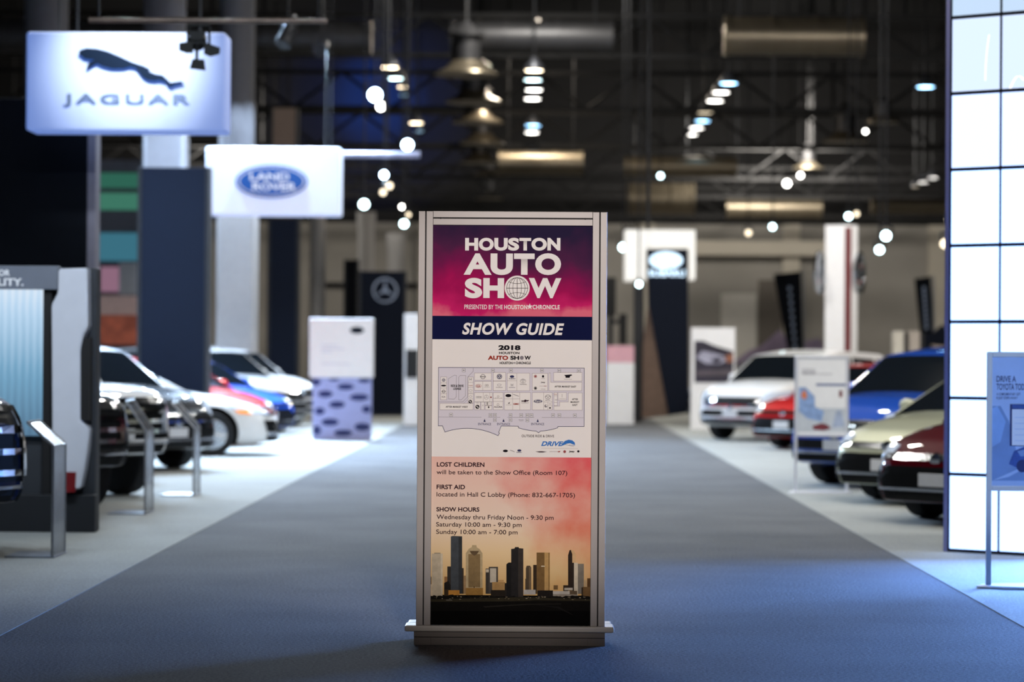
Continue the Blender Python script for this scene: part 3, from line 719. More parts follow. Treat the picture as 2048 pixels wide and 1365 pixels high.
    patch(bvh, [(-w*.8, zb+.105), (w*.8, zb+.105), (w*.8, zb+.13), (-w*.8, zb+.13)], 14, 1, .02, mb=b, mi=1)
    if st != 'sedan': patch(bvh, [(-w*.7, zb+.16), (w*.7, zb+.16), (w*.62, zb+.27), (-w*.62, zb+.27)], 14, 2, .012, mb=b, mi=0)
    for sd in (-1, 1): patch(bvh, [(sd*w*.68, zb+.15), (sd*w*.82, zb+.15), (sd*w*.84, zb+.3), (sd*w*.76, zb+.3)], 3, 3, .014, mb=b, mi=0)
    out['bumper_trim'] = grab(b.build('bumper_trim', [m_blackp, m_chrome]))
    b = MB(); h = bvh.ray_cast(Vector((6, 0, zb+.2)), Vector((-1, 0, 0)))[0]
    b.box(h.x, h.x+.02, -.16, .16, zb+.15, zb+.27, 0, .004); out['number_plate'] = grab(b.build('number_plate', m_plate))
    # tail
    zt = smooth(s['top'], -a+.1)
    for sd, nm in ((1, 'tail_light_a'), (-1, 'tail_light_b')):
        b = MB(); patch(bvh, [(sd*w*.6, zt-.26), (sd*w*.95, zt-.24), (sd*w*.93, zt-.06), (sd*w*.6, zt-.08)], 6, 3, .014, d=-1, mb=b)
        out[nm] = grab(b.build(nm, m_tail, smooth=True))
    # flanks
    for sd, k in ((1, 'a'), (-1, 'b')):
        b = MB(); b.lathe([(.0, 0), (.06, .0), (.085, .05), (.09, .12), (.07, .18), (0, .2)], (x1-.42, sd*(w*.93+.02), s['belt']+.02), 'Y', 14)
        for v in b.b.verts:
            c = Vector((x1-.42, sd*(w*.93+.02), s['belt']+.05)); d = v.co-c
            v.co = c + Vector((d.x*.75, abs(d.y)*sd, d.z*.9+.03))
        out['side_mirror_'+k] = grab(b.build('side_mirror', m_blackp, smooth=True))
        for q, x in enumerate((.12, -.85)):
            b = MB(); h = bvh.ray_cast(Vector((x, sd*6, s['belt']-.13)), Vector((0, -sd, 0)))[0]
            b.box(h.x-.1, h.x+.1, h.y-.01, h.y+sd*.035, h.z-.015, h.z+.015, 0, .008)
            out['door_handle_%s%d' % (k, q)] = grab(b.build('door_handle', m_chrome))
        b = MB(); zs = s['bot'][2][1]
        patch(bvh, [(s['ax'][1]+s['r']+.07, zs+.02), (s['ax'][0]-s['r']-.07, zs+.02), (s['ax'][0]-s['r']-.07, zs+.14), (s['ax'][1]+s['r']+.07, zs+.14)], 12, 2, .012, d=sd, axis='y', mb=b)
        out['sill_trim_'+k] = grab(b.build('sill_trim', m_blackp))
    # wheels: tyre with a rim
    r = s['r']; t = MB()
    t.lathe([(r*.62, -.1), (r*.9, -.11), (r*.985, -.09), (r, -.05), (r, .05), (r*.985, .09), (r*.9, .11), (r*.62, .1), (r*.6, 0), (r*.62, -.1)], (0, 0, 0), 'Y', 40)
    out['wheel'] = grab(t.build('wheel', m_tyre, smooth=True))
    t = MB(); t.lathe([(r*.64, -.095), (r*.66, .102), (r*.61, .105), (r*.585, .03), (r*.3, .005), (0, .005)], (0, 0, 0), 'Y', 40, 1)
    t.lathe([(r*.665, .106), (r*.60, .108), (r*.60, .08)], (0, 0, 0), 'Y', 40, 0)
    for k in range(10):
        q = R(36*k+ (8 if k % 2 else -8)); d = Vector((math.cos(q), 0, math.sin(q)))
        t.tube(d*r*.1+Vector((0, .085, 0)), d*r*.62+Vector((0, .095, 0)), .032, .022, 8, 0)
    t.lathe([(r*.2, .06), (r*.18, .105), (0, .112)], (0, 0, 0), 'Y', 20, 0)
    out['rim'] = grab(t.build('rim', [m_rim, m_blackp], smooth=True))
    _MESH[st] = out; return out
PAINT = {}
def paint(nm, rgb, metal=0, rough=.4):
    return mat('car_paint_'+nm, rgb, rough, metal, 1.0, spec=.03, vary=.03)
def car(name, st, pm, x, y, deg, label, roof=None, grille=None, rim=True, group=None):
    ms = car_meshes(st); s = STY[st]
    root = thing(name, (x, y, .004), label, 'car' if st == 'sedan' else 'suv' if st in ('suv', 'offroad') else 'pickup truck', group, R(deg))
    def ob(key, nm, parent=root, loc=None, rz=0, m0=None):
        o = bpy.data.objects.new(nm, ms[key]); COL.objects.link(o); o.parent = parent
        if loc: o.location = loc
        if rz: o.rotation_euler = (0, 0, rz)
        if m0:
            o.material_slots[0].link = 'OBJECT'; o.material_slots[0].material = m0
        return o
    ob('body', 'body', m0=pm); ob('roof', 'roof', m0=roof or pm)
    for k, n in (('windshield', 'windshield'), ('rear_window', 'rear_window'), ('side_window_a', 'side_window'), ('side_window_b', 'side_window'), ('grille', 'grille'), ('headlight_a', 'headlight'), ('headlight_b', 'headlight'), ('bumper_trim', 'bumper_trim'), ('number_plate', 'number_plate'), ('tail_light_a', 'tail_light'), ('tail_light_b', 'tail_light'), ('sill_trim_a', 'sill_trim'), ('sill_trim_b', 'sill_trim'), ('door_handle_a0', 'door_handle'), ('door_handle_b0', 'door_handle'), ('door_handle_a1', 'door_handle'), ('door_handle_b1', 'door_handle')): ob(k, n)
    for k in 'ab': ob('side_mirror_'+k, 'side_mirror', m0=pm)
    for ax in s['ax']:
        for sd in (1, -1):
            w_ = ob('wheel', 'wheel', loc=(ax, sd*(s['w']-.125), s['r']), rz=0 if sd > 0 else math.pi)
            ob('rim', 'rim', parent=w_)
    return root
pt = lambda n, c, **k: paint(n, c, **k)
WHT, SIL, MAR, CHA, BLU, RED, ORA, NAV, BLK, GRY = (pt('white', (226, 228, 230), metal=0), pt('silver', (176, 178, 180), metal=.6), pt('maroon', (72, 4, 16)), pt('champagne', (176, 178, 156), metal=.35), pt('blue', (22, 72, 168)), pt('red', (170, 18, 20)), pt('orange', (196, 70, 22)), pt('navy', (22, 34, 66)), pt('black', (14, 16, 20)), pt('grey', (74, 80, 92), metal=.5))
GR_, GL_ = 'cars parked along the right of the aisle', 'cars parked along the left of the aisle'
CARS_R = [('sedan', MAR, 5.35, 23.76, 225, 'maroon sedan nosing out from behind the bright light wall'),
 ('sedan', CHA, 5.33, 26.76, 225, 'pale champagne sedan parked between the maroon sedan and the blue crossover'),
 ('suv', BLU, 5.2, 29.95, 225, 'bright blue crossover behind the two legged white info stand'),
 ('suv', GRY, 5.95, 34.2, 225, 'grey crossover mostly hidden behind the blue crossover'),
 ('sedan', SIL, 6.2, 37.9, 225, 'silver sedan between the grey crossover and the red sedan'),
 ('sedan', RED, 5.75, 41.4, 225, 'glossy red sedan left of the two legged white info stand'),
 ('suv', WHT, 5.0, 45.6, 232, 'white crossover with black grille in front of the car photo board'),
 ('sedan', SIL, 5.6, 56.0, 225, 'silver sedan far behind the car photo board'),
 ('suv', WHT, 6.2, 59.8, 225, 'white crossover far along the right row beyond the silver sedan'),
 ('sedan', GRY, 6.0, 63.4, 225, 'dark grey sedan at the far end of the right row'),
 ('sedan', ORA, 9.8, 45.5, 215, 'orange sedan in the second right row behind the glossy red sedan'),
 ('suv', SIL, 11.2, 41.2, 215, 'silver crossover in the second right row beside the orange sedan'),
 ('sedan', WHT, 10.2, 53.0, 215, 'white sedan in the second right row far beyond the striped tower')]
CARS_L = [('truck', NAV, -6.45, 19.2, -40, 'navy pickup truck with chrome barred grille at the left edge'),
 ('offroad', BLK, -6.0, 23.45, -40, 'black off road vehicle peeking out from behind the exhibit kiosk'),
 ('offroad', WHT, -6.07, 26.4, -40, 'white off road vehicle with black grille behind the middle info pedestal'),
 ('sedan', RED, -6.75, 29.6, -40, 'red car squeezed behind the white off road vehicle and farthest info pedestal'),
 ('suv', BLK, -6.45, 32.6, -40, 'dark sport utility with pale roof right beside the white sports car'),
 ('sedan', WHT, -6.37, 36.4, 12, 'white sports sedan side on with dark alloy wheel under the floodlights'),
 ('sedan', RED, -6.6, 41.6, -40, 'small red car poking out beyond the nose of the white sports sedan'),
 ('sedan', BLU, -6.6, 44.7, -40, 'blue sedan left of the oval patterned display stand'),
 ('suv', SIL, -6.7, 48.0, -40, 'silver sport utility behind the blue sedan and patterned stand'),
 ('suv', WHT, -6.8, 51.4, -40, 'white sport utility farthest along the left row past the hanging oval logo'),
 ('suv', GRY, -11.6, 36.6, -30, 'grey sport utility in the back left row behind the dark sport utility'),
 ('suv', WHT, -11.4, 42.2, -30, 'white sport utility in the back left row behind the wide navy banner'),
 ('sedan', SIL, -11.6, 48.4, -30, 'silver sedan in the back left row behind the blue sedan')]
for st, pm, x, y, dg, lb in CARS_R + CARS_L:
    car({'sedan': 'sedan', 'suv': 'sport_utility', 'offroad': 'off_road_vehicle', 'truck': 'pickup_truck'}[st], st, pm, x, y, dg, lb,
        roof=SIL if 'pale roof' in lb else None, group=GR_ if x > 0 else GL_)

# ================================================================ booths, boards and hanging logo boxes
def px(x, y, Y): v = P(x, y, Y); return v.x, v.z
def pbox(b, x0, y0, x1, y1, Y, dep, mi=0, bev=0, floor=False):
    """box whose front face at depth Y spans the given photo corners"""
    xa, za = px(x0, (y0+y1)/2, Y)[0], px((x0+x1)/2, y1, Y)[1]
    xb, zb = px(x1, (y0+y1)/2, Y)[0], px((x0+x1)/2, y0, Y)[1]
    b.box(xa, xb, Y, Y+dep, .004 if floor else za, zb, mi, bev); return b
def pprism(b, pts, Y, dep, mi=0):
    b.prism([P(x, y, Y) for x, y in pts], (0, dep, 0), mi); return b
def ptxt(b, s, x0, x1, yt, yb, Y, off=0., mi=0, shear=0, space=1):
    X0, X1 = px(x0, (yt+yb)/2, Y)[0], px(x1, (yt+yb)/2, Y)[0]
    put_text(b, s, X0, X1, px((x0+x1)/2, yb, Y)[1], px((x0+x1)/2, yt, Y)[1], Y, off, shear, mi, space)
def pell(b, cx, cy, rx, ry, Y, dep, mi=0, n=36):
    pprism(b, [(cx+rx*math.cos(2*math.pi*k/n), cy-ry*math.sin(2*math.pi*k/n)) for k in range(n)], Y, dep, mi)
m_steel = mat('brushed_steel', (150, 152, 156), .35, .85, vary=.05)
m_dsteel = mat('dark_steel', (44, 45, 48), .5, .6, vary=.08)
m_black = mat('matte_black', (12, 12, 14), .6, vary=0)
m_navyp = mat('navy_panel', (4, 13, 30), .7, spec=.2, vary=.05)
m_deepn = mat('deep_navy_panel', (5, 8, 15), .8, spec=.12, vary=.08)
m_whitep = mat('white_laminate', (232, 233, 236), .45, vary=.02)
m_greyp = mat('grey_laminate', (104, 110, 122), .5, vary=.04)
m_condark = mat('unlit_column_tone', (58, 58, 62), .8, vary=.08)  # darkened to stand for the unlit height of the shafts
m_conwhite = mat('lit_column_tone', (164, 164, 166), .75, vary=.05)  # pale tone for the lit lower part of the columns

# ---- light wall at the right edge
LW = thing('light_wall', (3.27, 19.2, .004), 'tall wall of glowing white panels in a thin dark frame at the right edge', 'light wall')
PITCH_Z = .603; NR = 9; LA = R(-34)
m_lwside = mat('violet_grey_cabinet', (120, 120, 156), .5, .1, vary=.04)
m_bezel = mat('black_bezel', (22, 26, 38), .5, vary=0)
ROWC = [(1.15, 1.75, 3.3)]*5 + [(1.0, 1.3, 2.2), (.8, .96, 1.3), (.6, .77, 1.0), (.5, .67, .94)]
ROWG = [glow('lit_panel_row_%d' % r, ROWC[r], 1.0) for r in range(NR)]
LWE = Vector((1.042*math.cos(LA), 1.042*math.sin(LA), 0))
for M, cols in ((Matrix.Rotation(LA, 4, 'Z'), [.422, .62]), (Matrix.Translation(LWE), [.62]*5)):
    wtot = sum(cols); b = MB(); b.box(0, wtot, .012, .26, 0, NR*PITCH_Z+.04, 0)
    for k in range(NR+1): b.box(0, wtot, -.004, .014, k*PITCH_Z, k*PITCH_Z+.028, 0)
    xx = 0
    for c in [0]+cols:
        xx += c; b.box(xx, xx+.018, -.004, .014, 0, NR*PITCH_Z+.02, 0)
    b.b.transform(M); b.build('frame', m_bezel, LW, world=False)
    for r in range(NR):
        xx = 0
        for c in cols:
            m = MB().box(xx+.0185, xx+c-.0005, .0, .012, r*PITCH_Z+.028, (r+1)*PITCH_Z-.0005); m.b.transform(M)
            m.build('light_panel', ROWG[r], LW, world=False); xx += c
b = MB().box(-.034, -.0005, -.008, .26, 0, NR*PITCH_Z+.04, 0, .003); b.b.transform(Matrix.Rotation(LA, 4, 'Z')); b.build('side_skin', m_lwside, LW, world=False)
# the two pale strokes shown on upper panels
b = MB(); n = 14
def stroke(pts, w):
    for (x0, z0), (x1, z1) in zip(pts, pts[1:]):
        b.face([(x0-w, -.002, z0), (x0+w, -.002, z0), (x1+w, -.002, z1), (x1-w, -.002, z1)])
stroke([(.30+.03*(q*q), 3.72+.36*q) for q in [i/10 for i in range(11)]], .004)
stroke([(.50+.12*q, 3.63+.11*math.sin(q*2.4)) for q in [i/10 for i in range(11)]], .008)
b.b.transform(Matrix.Rotation(LA, 4, 'Z')); b.build('light_stroke', glow('stroke_white', (1, 1, 1), 1.6), LW, world=False)

# ---- framed info stands
def stand(name, px0, py0, Y, w, h, zb, label, art, two=True):
    x0, zt = px(px0, py0, Y)
    t = thing(name, (x0+w/2, Y, .004), label, 'info stand', 'framed info stands by the parked cars')
    fr = MB(); e = .035
    for a in ((x0, x0+e, zb, zt), (x0+w-e, x0+w, zb, zt), (x0+e, x0+w-e, zt-e, zt), (x0+e, x0+w-e, zb, zb+e)): fr.box(a[0], a[1], Y, Y+.03, a[2], a[3], 0, .004)
    fr.build('frame', m_stand, t)
    for xx in (x0+.016, x0+w-.016): MB().box(xx-.016, xx+.016, Y+.001, Y+.029, .012, zb).build('leg', m_stand, t)
    bs = MB(); bs.lathe([(.22, 0), (.22, .012), (.205, .02), (0, .02)], (0, 0, 0), 'Z', 40)
    for v in bs.b.verts: v.co = Vector((x0+w/2 + v.co.x*(w/2+.06)/.22, Y+.015+v.co.y*.75, .004+v.co.z))
    bs.build('base_plate', m_stand, t)
    art(t, x0+e, x0+w-e, zb+e, zt-e, Y+.006)
    return t
m_stand = mat('satin_aluminium', (204, 208, 220), .35, .35, vary=.02)
def art_drive(t, xa, xb, za, zb, Y):
    b = MB(); w, h = xb-xa, zb-za
    def q(u0, v0, u1, v1, mi, dy): b.face([(xa+u0*w, Y-dy, za+v0*h), (xa+u1*w, Y-dy, za+v0*h), (xa+u1*w, Y-dy, za+v1*h), (xa+u0*w, Y-dy, za+v1*h)], mi)
    def pl(pts, mi, dy): b.face([(xa+u*w, Y-dy, za+v*h) for u, v in pts], mi)
    b.box(xa-.004, xb+.004, Y, Y+.012, za-.004, zb+.004, 0)
    pl([(0, .04), (.34, .14), (.2, .5), (.1, .62), (0, .62)], 1, .001); pl([(0, .3), (.1, .34), (.16, .5), (.06, .62), (0, .6)], 2, .0015)
    pl([(0, .04), (1, .04), (1, .12), (.4, .14), (.2, .07)], 1, .001)
    pl([(.2, .17), (.3, .14), (.7, .1), (1, .1), (1, .32), (.75, .34), (.4, .31), (.26, .27)], 3, .002); pl([(.3, .27), (.5, .3), (.7, .3), (.6, .24), (.34, .23)], 1, .0025)
    for u in (.36, .9): pl([(u+.07*math.cos(k*.52), .155+.05*math.sin(k*.52)) for k in range(12)], 4, .003)
    q(.21, .31, .98, .635, 4, .003); q(.235, .315, .97, .595, 5, .0035); q(.235, .6, .97, .63, 3, .0035)
    for k in range(5): q(.27, .35+k*.045, .93, .353+k*.045, 2, .004)
    ptxt(b, 'DRIVE A', 1993, 2032, 752.5, 764.5, Y-.002, off=.015, mi=4)
    ptxt(b, 'TOYOTA TODAY', 1993, 2060, 768, 780.5, Y-.002, off=.015, mi=4)
    ptxt(b, 'A COMPLIMENTARY GIFT', 1993, 2041, 786.5, 791.5, Y-.002, mi=4, off=.01)
    ptxt(b, 'IS JUST STEPS AWAY!', 1993, 2035, 794, 799, Y-.002, mi=4, off=.01)
    b.build('poster', [mat('periwinkle_print', (150, 176, 228), .6, vary=.05), mat('slate_blue_print', (104, 134, 190), .6, vary=.1), mat('sky_blue_print', (122, 158, 220), .6, vary=.1), mat('royal_blue_print', (44, 74, 148), .6, vary=.25, scale=30), mat('midnight_print', (26, 40, 96), .6, vary=.1), mat('form_paper', (200, 210, 236), .6, vary=.02)], t)
def art_family(t, xa, xb, za, zb, Y):
    b = MB(); w, h = xb-xa, zb-za
    def q(u0, v0, u1, v1, mi, dy): b.face([(xa+u0*w, Y-dy, za+v0*h), (xa+u1*w, Y-dy, za+v0*h), (xa+u1*w, Y-dy, za+v1*h), (xa+u0*w, Y-dy, za+v1*h)], mi)
    def pl(pts, mi, dy): b.face([(xa+u*w, Y-dy, za+v*h) for u, v in pts], mi)
    b.box(xa-.004, xb+.004, Y, Y+.012, za-.004, zb+.004, 0)
    q(.0, .02, 1, .34, 1, .001); pl([(.02, .3), (.02, .62), (.16, .62), (.35, .5), (.36, .36), (.55, .3), (.5, .16), (.2, .2)], 2, .0015)
    pl([(.3, .1), (.5, .14), (.62, .12), (.7, .07), (.55, .04), (.34, .05)], 3, .002); pl([(.72, .08), (.8, .3), (.9, .32), (.98, .1)], 4, .002)
    q(.37, .36, 1, .68, 0, .0025); q(.38, .64, 1, .67, 5, .003); q(.86, .49, .93, .58, 3, .003); pl([(.06, .5), (.1, .57), (.16, .57), (.2, .5), (.14, .45)], 6, .002)
    ptxt(b, 'SHOW & SPECIAL', 1604, 1637, 744, 749, Y-.002, mi=7)
    for v, u1 in ((.86, .36), (.83, .36), (.8, .36), (.8, .72)): q(.08 if u1 < .5 else .44, v-.008, u1, v+.004, 7, .002)
    b.build('poster', [mat('card_white', (226, 228, 234), .6, vary=.02), mat('pale_grey_print', (186, 194, 206), .6, vary=.1), mat('soft_blue_print', (130, 158, 206), .6, vary=.2, scale=14), mat('wine_print', (112, 44, 56), .6, vary=.2), mat('mist_print', (160, 174, 204), .6, vary=.2), mat('dusk_blue_print', (76, 96, 146), .6, vary=.1), mat('orange_print', (204, 120, 84), .6, vary=.2), mat('pale_text_grey', (168, 168, 180), .6, vary=0)], t)
Y2 = 27.35
stand('info_stand', 1975, 704, 16.2, .63, .93, .652, 'framed blue test drive poster stand before the glowing light wall', art_drive)
xs0, zt2 = px(1590, 712, Y2)
stand('info_stand', 1590, 712, Y2, (1698-1590)/FPX*Y2, .93, px(1645, 874, Y2)[1], 'two legged white info stand in front of the blue crossover', art_family)

# ---- bent sheet info pedestals on the left
m_sheet = mat('smoked_acrylic_sheet', (92, 98, 108), .2, .1, .4, vary=.03); m_sheet.node_tree.nodes['Principled BSDF'].inputs['Alpha'].default_value = .78
def pedestal(xe, yb_, yk, xt, yt_, Y, label):
    x, _ = px(xe, yb_, Y); zk = px(xe, yk, Y)[1]; xtp, ztp = px(xt, yt_, Y)
    t = thing('info_pedestal', (x-.1, Y+.22, .004), label, 'pedestal', 'bent sheet info pedestals beside the cars')
    w, th = .46, .014
    b = MB(); b.prism([(x, Y, .012), (x, Y, zk), (x-th, Y, zk+.004), (x-th, Y, .012)], (0, w, 0)); b.build('upright', m_sheet, t)
    b = MB(); b.prism([(x, Y, zk), (xtp, Y, ztp), (xtp-.008, Y, ztp-.012), (x-th, Y, zk-.008)], (0, w, 0)); b.build('reading_panel', m_sheet, t)
    b = MB(); e = .012
    for yy in (Y-.006, Y+w-.006):
        b.box(x-.016, x+.004, yy, yy+e, .012, zk); b.tube((x-.006, yy+.006, zk), (xtp, yy+.006, ztp), .009, seg=8)
    b.tube((xtp, Y, ztp), (xtp, Y+w, ztp), .009, seg=8); b.build('edge_trim', m_steel, t)
    MB().box(x-.36, x+.01, Y-.02, Y+w+.02, .004, .016, 0, .003).build('base_plate', m_greyp, t)
pedestal(106, 1113, 892, 55, 845, 18.0, 'nearest bent sheet info pedestal beside the navy pickup truck')
pedestal(291, 1028, 862, 252, 802, 22.9, 'middle bent sheet info pedestal beside the black off road vehicle')
pedestal(388, 992, 856, 344, 806, 25.9, 'farthest bent sheet info pedestal beside the white off road vehicle')

# ---- exhibit kiosk with an upright pickup bed side
YK = 20.7
kx = px(120, 1058, YK)[0]
t = thing('exhibit_kiosk', (kx, YK+.1, .004), 'dark exhibit kiosk with grey header and glowing plank screen behind the navy pickup truck', 'kiosk')
b = MB(); pbox(b, -45, 536, 192, 1062, YK, .2, 0, .006, True); b.build('back_board', mat('charcoal_board', (40, 44, 50), .6, vary=.06), t)
b = MB(); pbox(b, -45, 990, 190, 1062, YK-.14, .14, 0, .006, True); b.build('plinth', mat('black_board', (22, 25, 30), .6, vary=.06), t)
b = MB(); pbox(b, -45, 532, 116, 579, YK-.12, .12, 0, .004); ptxt(b, 'OR', -3, 20, 540, 552, YK-.122, off=.03, mi=1); ptxt(b, 'ILITY.', -10, 47, 557, 572, YK-.122, off=.03, mi=1)
b.build('header', [m_greyp, m_whitep], t)
m_plank = bpy.data.materials.new('plank_screen'); m_plank.use_nodes = True; nt = m_plank.node_tree; nt.nodes.clear()
tc = nt.nodes.new('ShaderNodeTexCoord'); wv = nt.nodes.new('ShaderNodeTexWave'); wv.inputs['Scale'].default_value = 5; wv.inputs['Distortion'].default_value = 1.2
nt.links.new(tc.outputs['Object'], wv.inputs['Vector']); sp = nt.nodes.new('ShaderNodeSeparateXYZ'); nt.links.new(tc.outputs['Object'], sp.inputs[0])
k = maths(nt, 'ADD', maths(nt, 'MULTIPLY', maths(nt, 'SUBTRACT', sp.outputs['Z'], .9), .75), maths(nt, 'MULTIPLY', wv.outputs['Fac'], .12))
c = ramp(nt, k, [(0, (88, 122, 150)), (.4, (120, 168, 200)), (.8, (190, 220, 246)), (1, (226, 240, 255))])
e = nt.nodes.new('ShaderNodeEmission'); o = nt.nodes.new('ShaderNodeOutputMaterial'); e.inputs[1].default_value = .95
nt.links.new(c, e.inputs[0]); nt.links.new(e.outputs[0], o.inputs[0])
b = MB(); pbox(b, -44, 578, 85, 872, YK-.06, .06, 0); b.build('screen', m_plank, t)
b = MB(); pbox(b, 85, 579, 102, 990, YK-.08, .08, 0, .004); b.build('column', m_black, t)
x, _ = px(140, 990, YK)
t = thing('upright_pickup_bed', (x, YK-.16, px(140, 988, YK)[1]), 'white pickup bed side with red tail light standing on end in the kiosk', 'exhibit')
b = MB(); pprism(b, [(103, 610), (116, 585), (117, 538), (174, 536), (175, 655), (166, 672), (160, 700), (160, 842), (177, 856), (174, 900), (168, 940), (160, 978), (112, 987), (105, 940)], YK-.2, .19)
bmesh.ops.bevel(b.b, geom=b.b.edges[:], offset=.012, segments=2, affect='EDGES'); b.build('bed_side', mat('pearl_truck_paint', (206, 210, 220), .3, .1, .8, vary=.03), t)
b = MB(); pbox(b, 161, 676, 178, 842, YK-.17, .16); b.build('arch_liner', m_black, t)
b = MB(); pprism(b, [(118, 945), (152, 945), (150, 985), (113, 986)], YK-.215, .03); b.build('tail_light', mat('dim_tail_red', (112, 18, 24), .25, 0, .8, vary=.1), t)

# ---- walls and banner towers on the left
def banner(name, x0, y0, x1, Y, dep, m, label, cat='banner tower', side=None):
    xc = px((x0+x1)/2, 700, Y)[0]
    t = thing(name, (xc, Y+dep/2, .004), label, cat)
    b = MB(); pbox(b, x0, y0, x1, 700, Y, dep, 0, .01, True); o = b.build('panel', m, t)
    xa, xb = px(x0, 700, Y)[0], px(x1, 700, Y)[0]; zt = px((x0+x1)/2, y0, Y)[1]
    b = MB()
    for xx in ((xa, xb) if side is None else (xb,)): b.box(xx-.03, xx+.03, Y-.012, Y+dep+.012, .004, zt+.01, 0, .005)
    b.build('edge_post', side or m_dsteel, t)
    b = MB(); b.box(xa-.05, xb+.05, Y-.03, Y+dep+.04, .004, .05, 0, .008); b.build('foot', m_dsteel, t)
    return t
YW0 = 26.9
t = thing('hanging_black_panel', (px(-42, 400, YW0)[0], YW0+.15, px(0, 585, YW0)[1]), 'nearly black hanging panel with pale edge post above the exhibit kiosk', 'hanging panel')
b = MB(); pbox(b, -260, 196, 175, 585, YW0, .25, 0, .01); b.build('panel', m_deepn, t)
b = MB(); pbox(b, 174, 198, 191, 585, YW0-.01, .3, 0, .01); b.build('edge_post', mat('mauve_grey_post', (110, 108, 120), .5, .2, vary=.05), t)
for xq in (-200, 150):
    xx, zz = px(xq, 200, YW0); MB().tube((xx, YW0+.12, zz-.05), (xx, YW0+.12, ZC), .015, seg=8).build('hanger_cable', m_dsteel, t)
banner('banner_tower', 277, 335, 412, 38.1, .35, m_navyp, 'wide navy banner tower left of the hanging oval logo box')
banner('banner_tower', 536, 436, 594, 55.0, .35, m_navyp, 'narrow navy banner tower below the hanging oval logo box')
banner('banner_tower', 688, 520, 714, 72.0, .3, m_deepn, 'slim dark banner tower beside the round star emblem banner')
t = banner('banner_tower', 719, 543, 809, 60.0, .3, m_navyp, 'navy banner tower with round three pointed star emblem')
b = MB()
for k in range(36):
    a0, a1 = 2*math.pi*k/36, 2*math.pi*(k+1)/36
    pprism(b, [(770+r*math.cos(a), 581-r*math.sin(a)) for r, a in ((25, a0), (25, a1), (21.5, a1), (21.5, a0))], 59.95, .05)
for a in (90, 210, 330):
    pprism(b, [(770+22*math.cos(R(a)), 581-22*math.sin(R(a))), (770+4*math.cos(R(a+60)), 581-4*math.sin(R(a+60))), (770, 581), (770+4*math.cos(R(a-60)), 581-4*math.sin(R(a-60)))], 59.94, .05)
b.build('star_emblem', mat('silver_emblem', (150, 160, 176), .35, .3, vary=0), t)
banner('hanging_panel_tower', 541, 216, 590, 64.0, .4, mat('umber_panel', (92, 78, 70), .7, vary=.06), 'tall brown panel tower rising behind the hanging oval logo box', 'panel tower')
# coloured backdrop glimpsed between the two dark panels
YB = 58.0
t = thing('graphic_backdrop', (px(236, 700, YB)[0], YB+.2, .004), 'backdrop of stacked green, teal, pink and peach graphics between the dark booth walls', 'backdrop')
b = MB(); pbox(b, 170, 320, 300, 700, YB, .3, 0, 0, True); b.build('panel', mat('slate_panel', (58, 62, 72), .7, vary=.1), t)
for x0, y0, x1, y1, m, n in ((196, 346, 279, 376, glow('green_lit', (.08, .36, .25), .34), 'green_light_band'), (196, 386, 279, 420, glow('green_lit2', (.11, .42, .29), .42), 'green_light_band'),
        (195, 466, 278, 522, glow('teal_screen', (.07, .26, .36), .6), 'teal_screen'), (201, 534, 238, 584, glow('pink_screen', (.34, .18, .26), .75), 'pink_screen'), (238, 526, 276, 590, mat('pale_panel', (150, 152, 156), .6, vary=.05), 'pale_panel'),
        (199, 592, 277, 630, mat('peach_print', (206, 176, 168), .6, vary=.1), 'peach_print'), (199, 630, 277, 690, mat('coral_print', (196, 104, 78), .6, vary=.5, scale=3), 'coral_print')):
    b = MB(); pbox(b, x0, y0, x1, y1, YB-.06, .06); b.build(n, m, t)
# hall columns
def column(xc, Y, r, m, h):
    x = px(xc, 700, Y)[0]; b = MB(); b.lathe([(r+.06, 0), (r+.06, .9), (r, .95), (r, h-.6), (r+.25 if h == ZC else r+.04, h-.3), (r+.25 if h == ZC else r+.04, h)], (x, Y, 0), 'Z', 32)
    struct(b.build('column', m, smooth=True))
def lit_sleeve(x0, x1, y1, Y, m):  # added sleeve that paints in the floodlit lower part of a shaft
    b = MB(); pbox(b, x0, y1, x1, 700, Y, .9, 0, .05, True); struct(b.build('column_lit_sleeve', m))

for xc, Y, r, h in ((88, 47, .42, ZC), (325, 46, .40, ZC), (470, 52, .38, ZC), (634, 74, .24, 6.6), (731, 86, .30, 6.6), (790, 93, .32, 6.2)): column(xc, Y, r, m_conwhite if h < ZC else m_condark, h)  # tall shafts painted dark as unlit; short ones cut off where their light ends
lit_sleeve(433, 508, 300, 51.5, m_conwhite); lit_sleeve(286, 364, 262, 45.5, mat('lit_column_grey', (120, 120, 124), .75, vary=.05))
lit_sleeve(440, 501, 196, 52.0, mat('dim_lit_column', (84, 84, 90), .75, vary=.05))

# ---- hanging logo boxes
def logo_box(x0, y0, x1, y1, Y, dep, label, gl):
    xa, xb = px(x0, (y0+y1)/2, Y)[0], px(x1, (y0+y1)/2, Y)[0]; zb, zt = px((x0+x1)/2, y1, Y)[1], px((x0+x1)/2, y0, Y)[1]
    t = thing('hanging_logo_box', ((xa+xb)/2, Y+dep/2, zb), label, 'hanging sign')
    MB().box(xa, xb, Y, Y+dep, zb, zt, 0, .03).build('fabric_box', gl, t)
    for xx in (xa+.3, xb-.3):
        MB().tube((xx, Y+dep/2, zt-.02), (xx, Y+dep/2, ZC), .012, seg=8).build('hanger_cable', m_black, t)
    return t
def fabric(name, e, s):
    return mat(name, (196, 202, 214), .7, spec=.1, vary=.01, emis=e, estr=s)
YJ = 25.8
t = logo_box(52, 64, 450, 262, YJ, .5, 'hanging white box with leaping cat emblem above grey capital lettering', fabric('blue_lit_fabric', (70, 130, 250), .42))
Z5 = lambda p: (p[0]/4, p[1]/4)
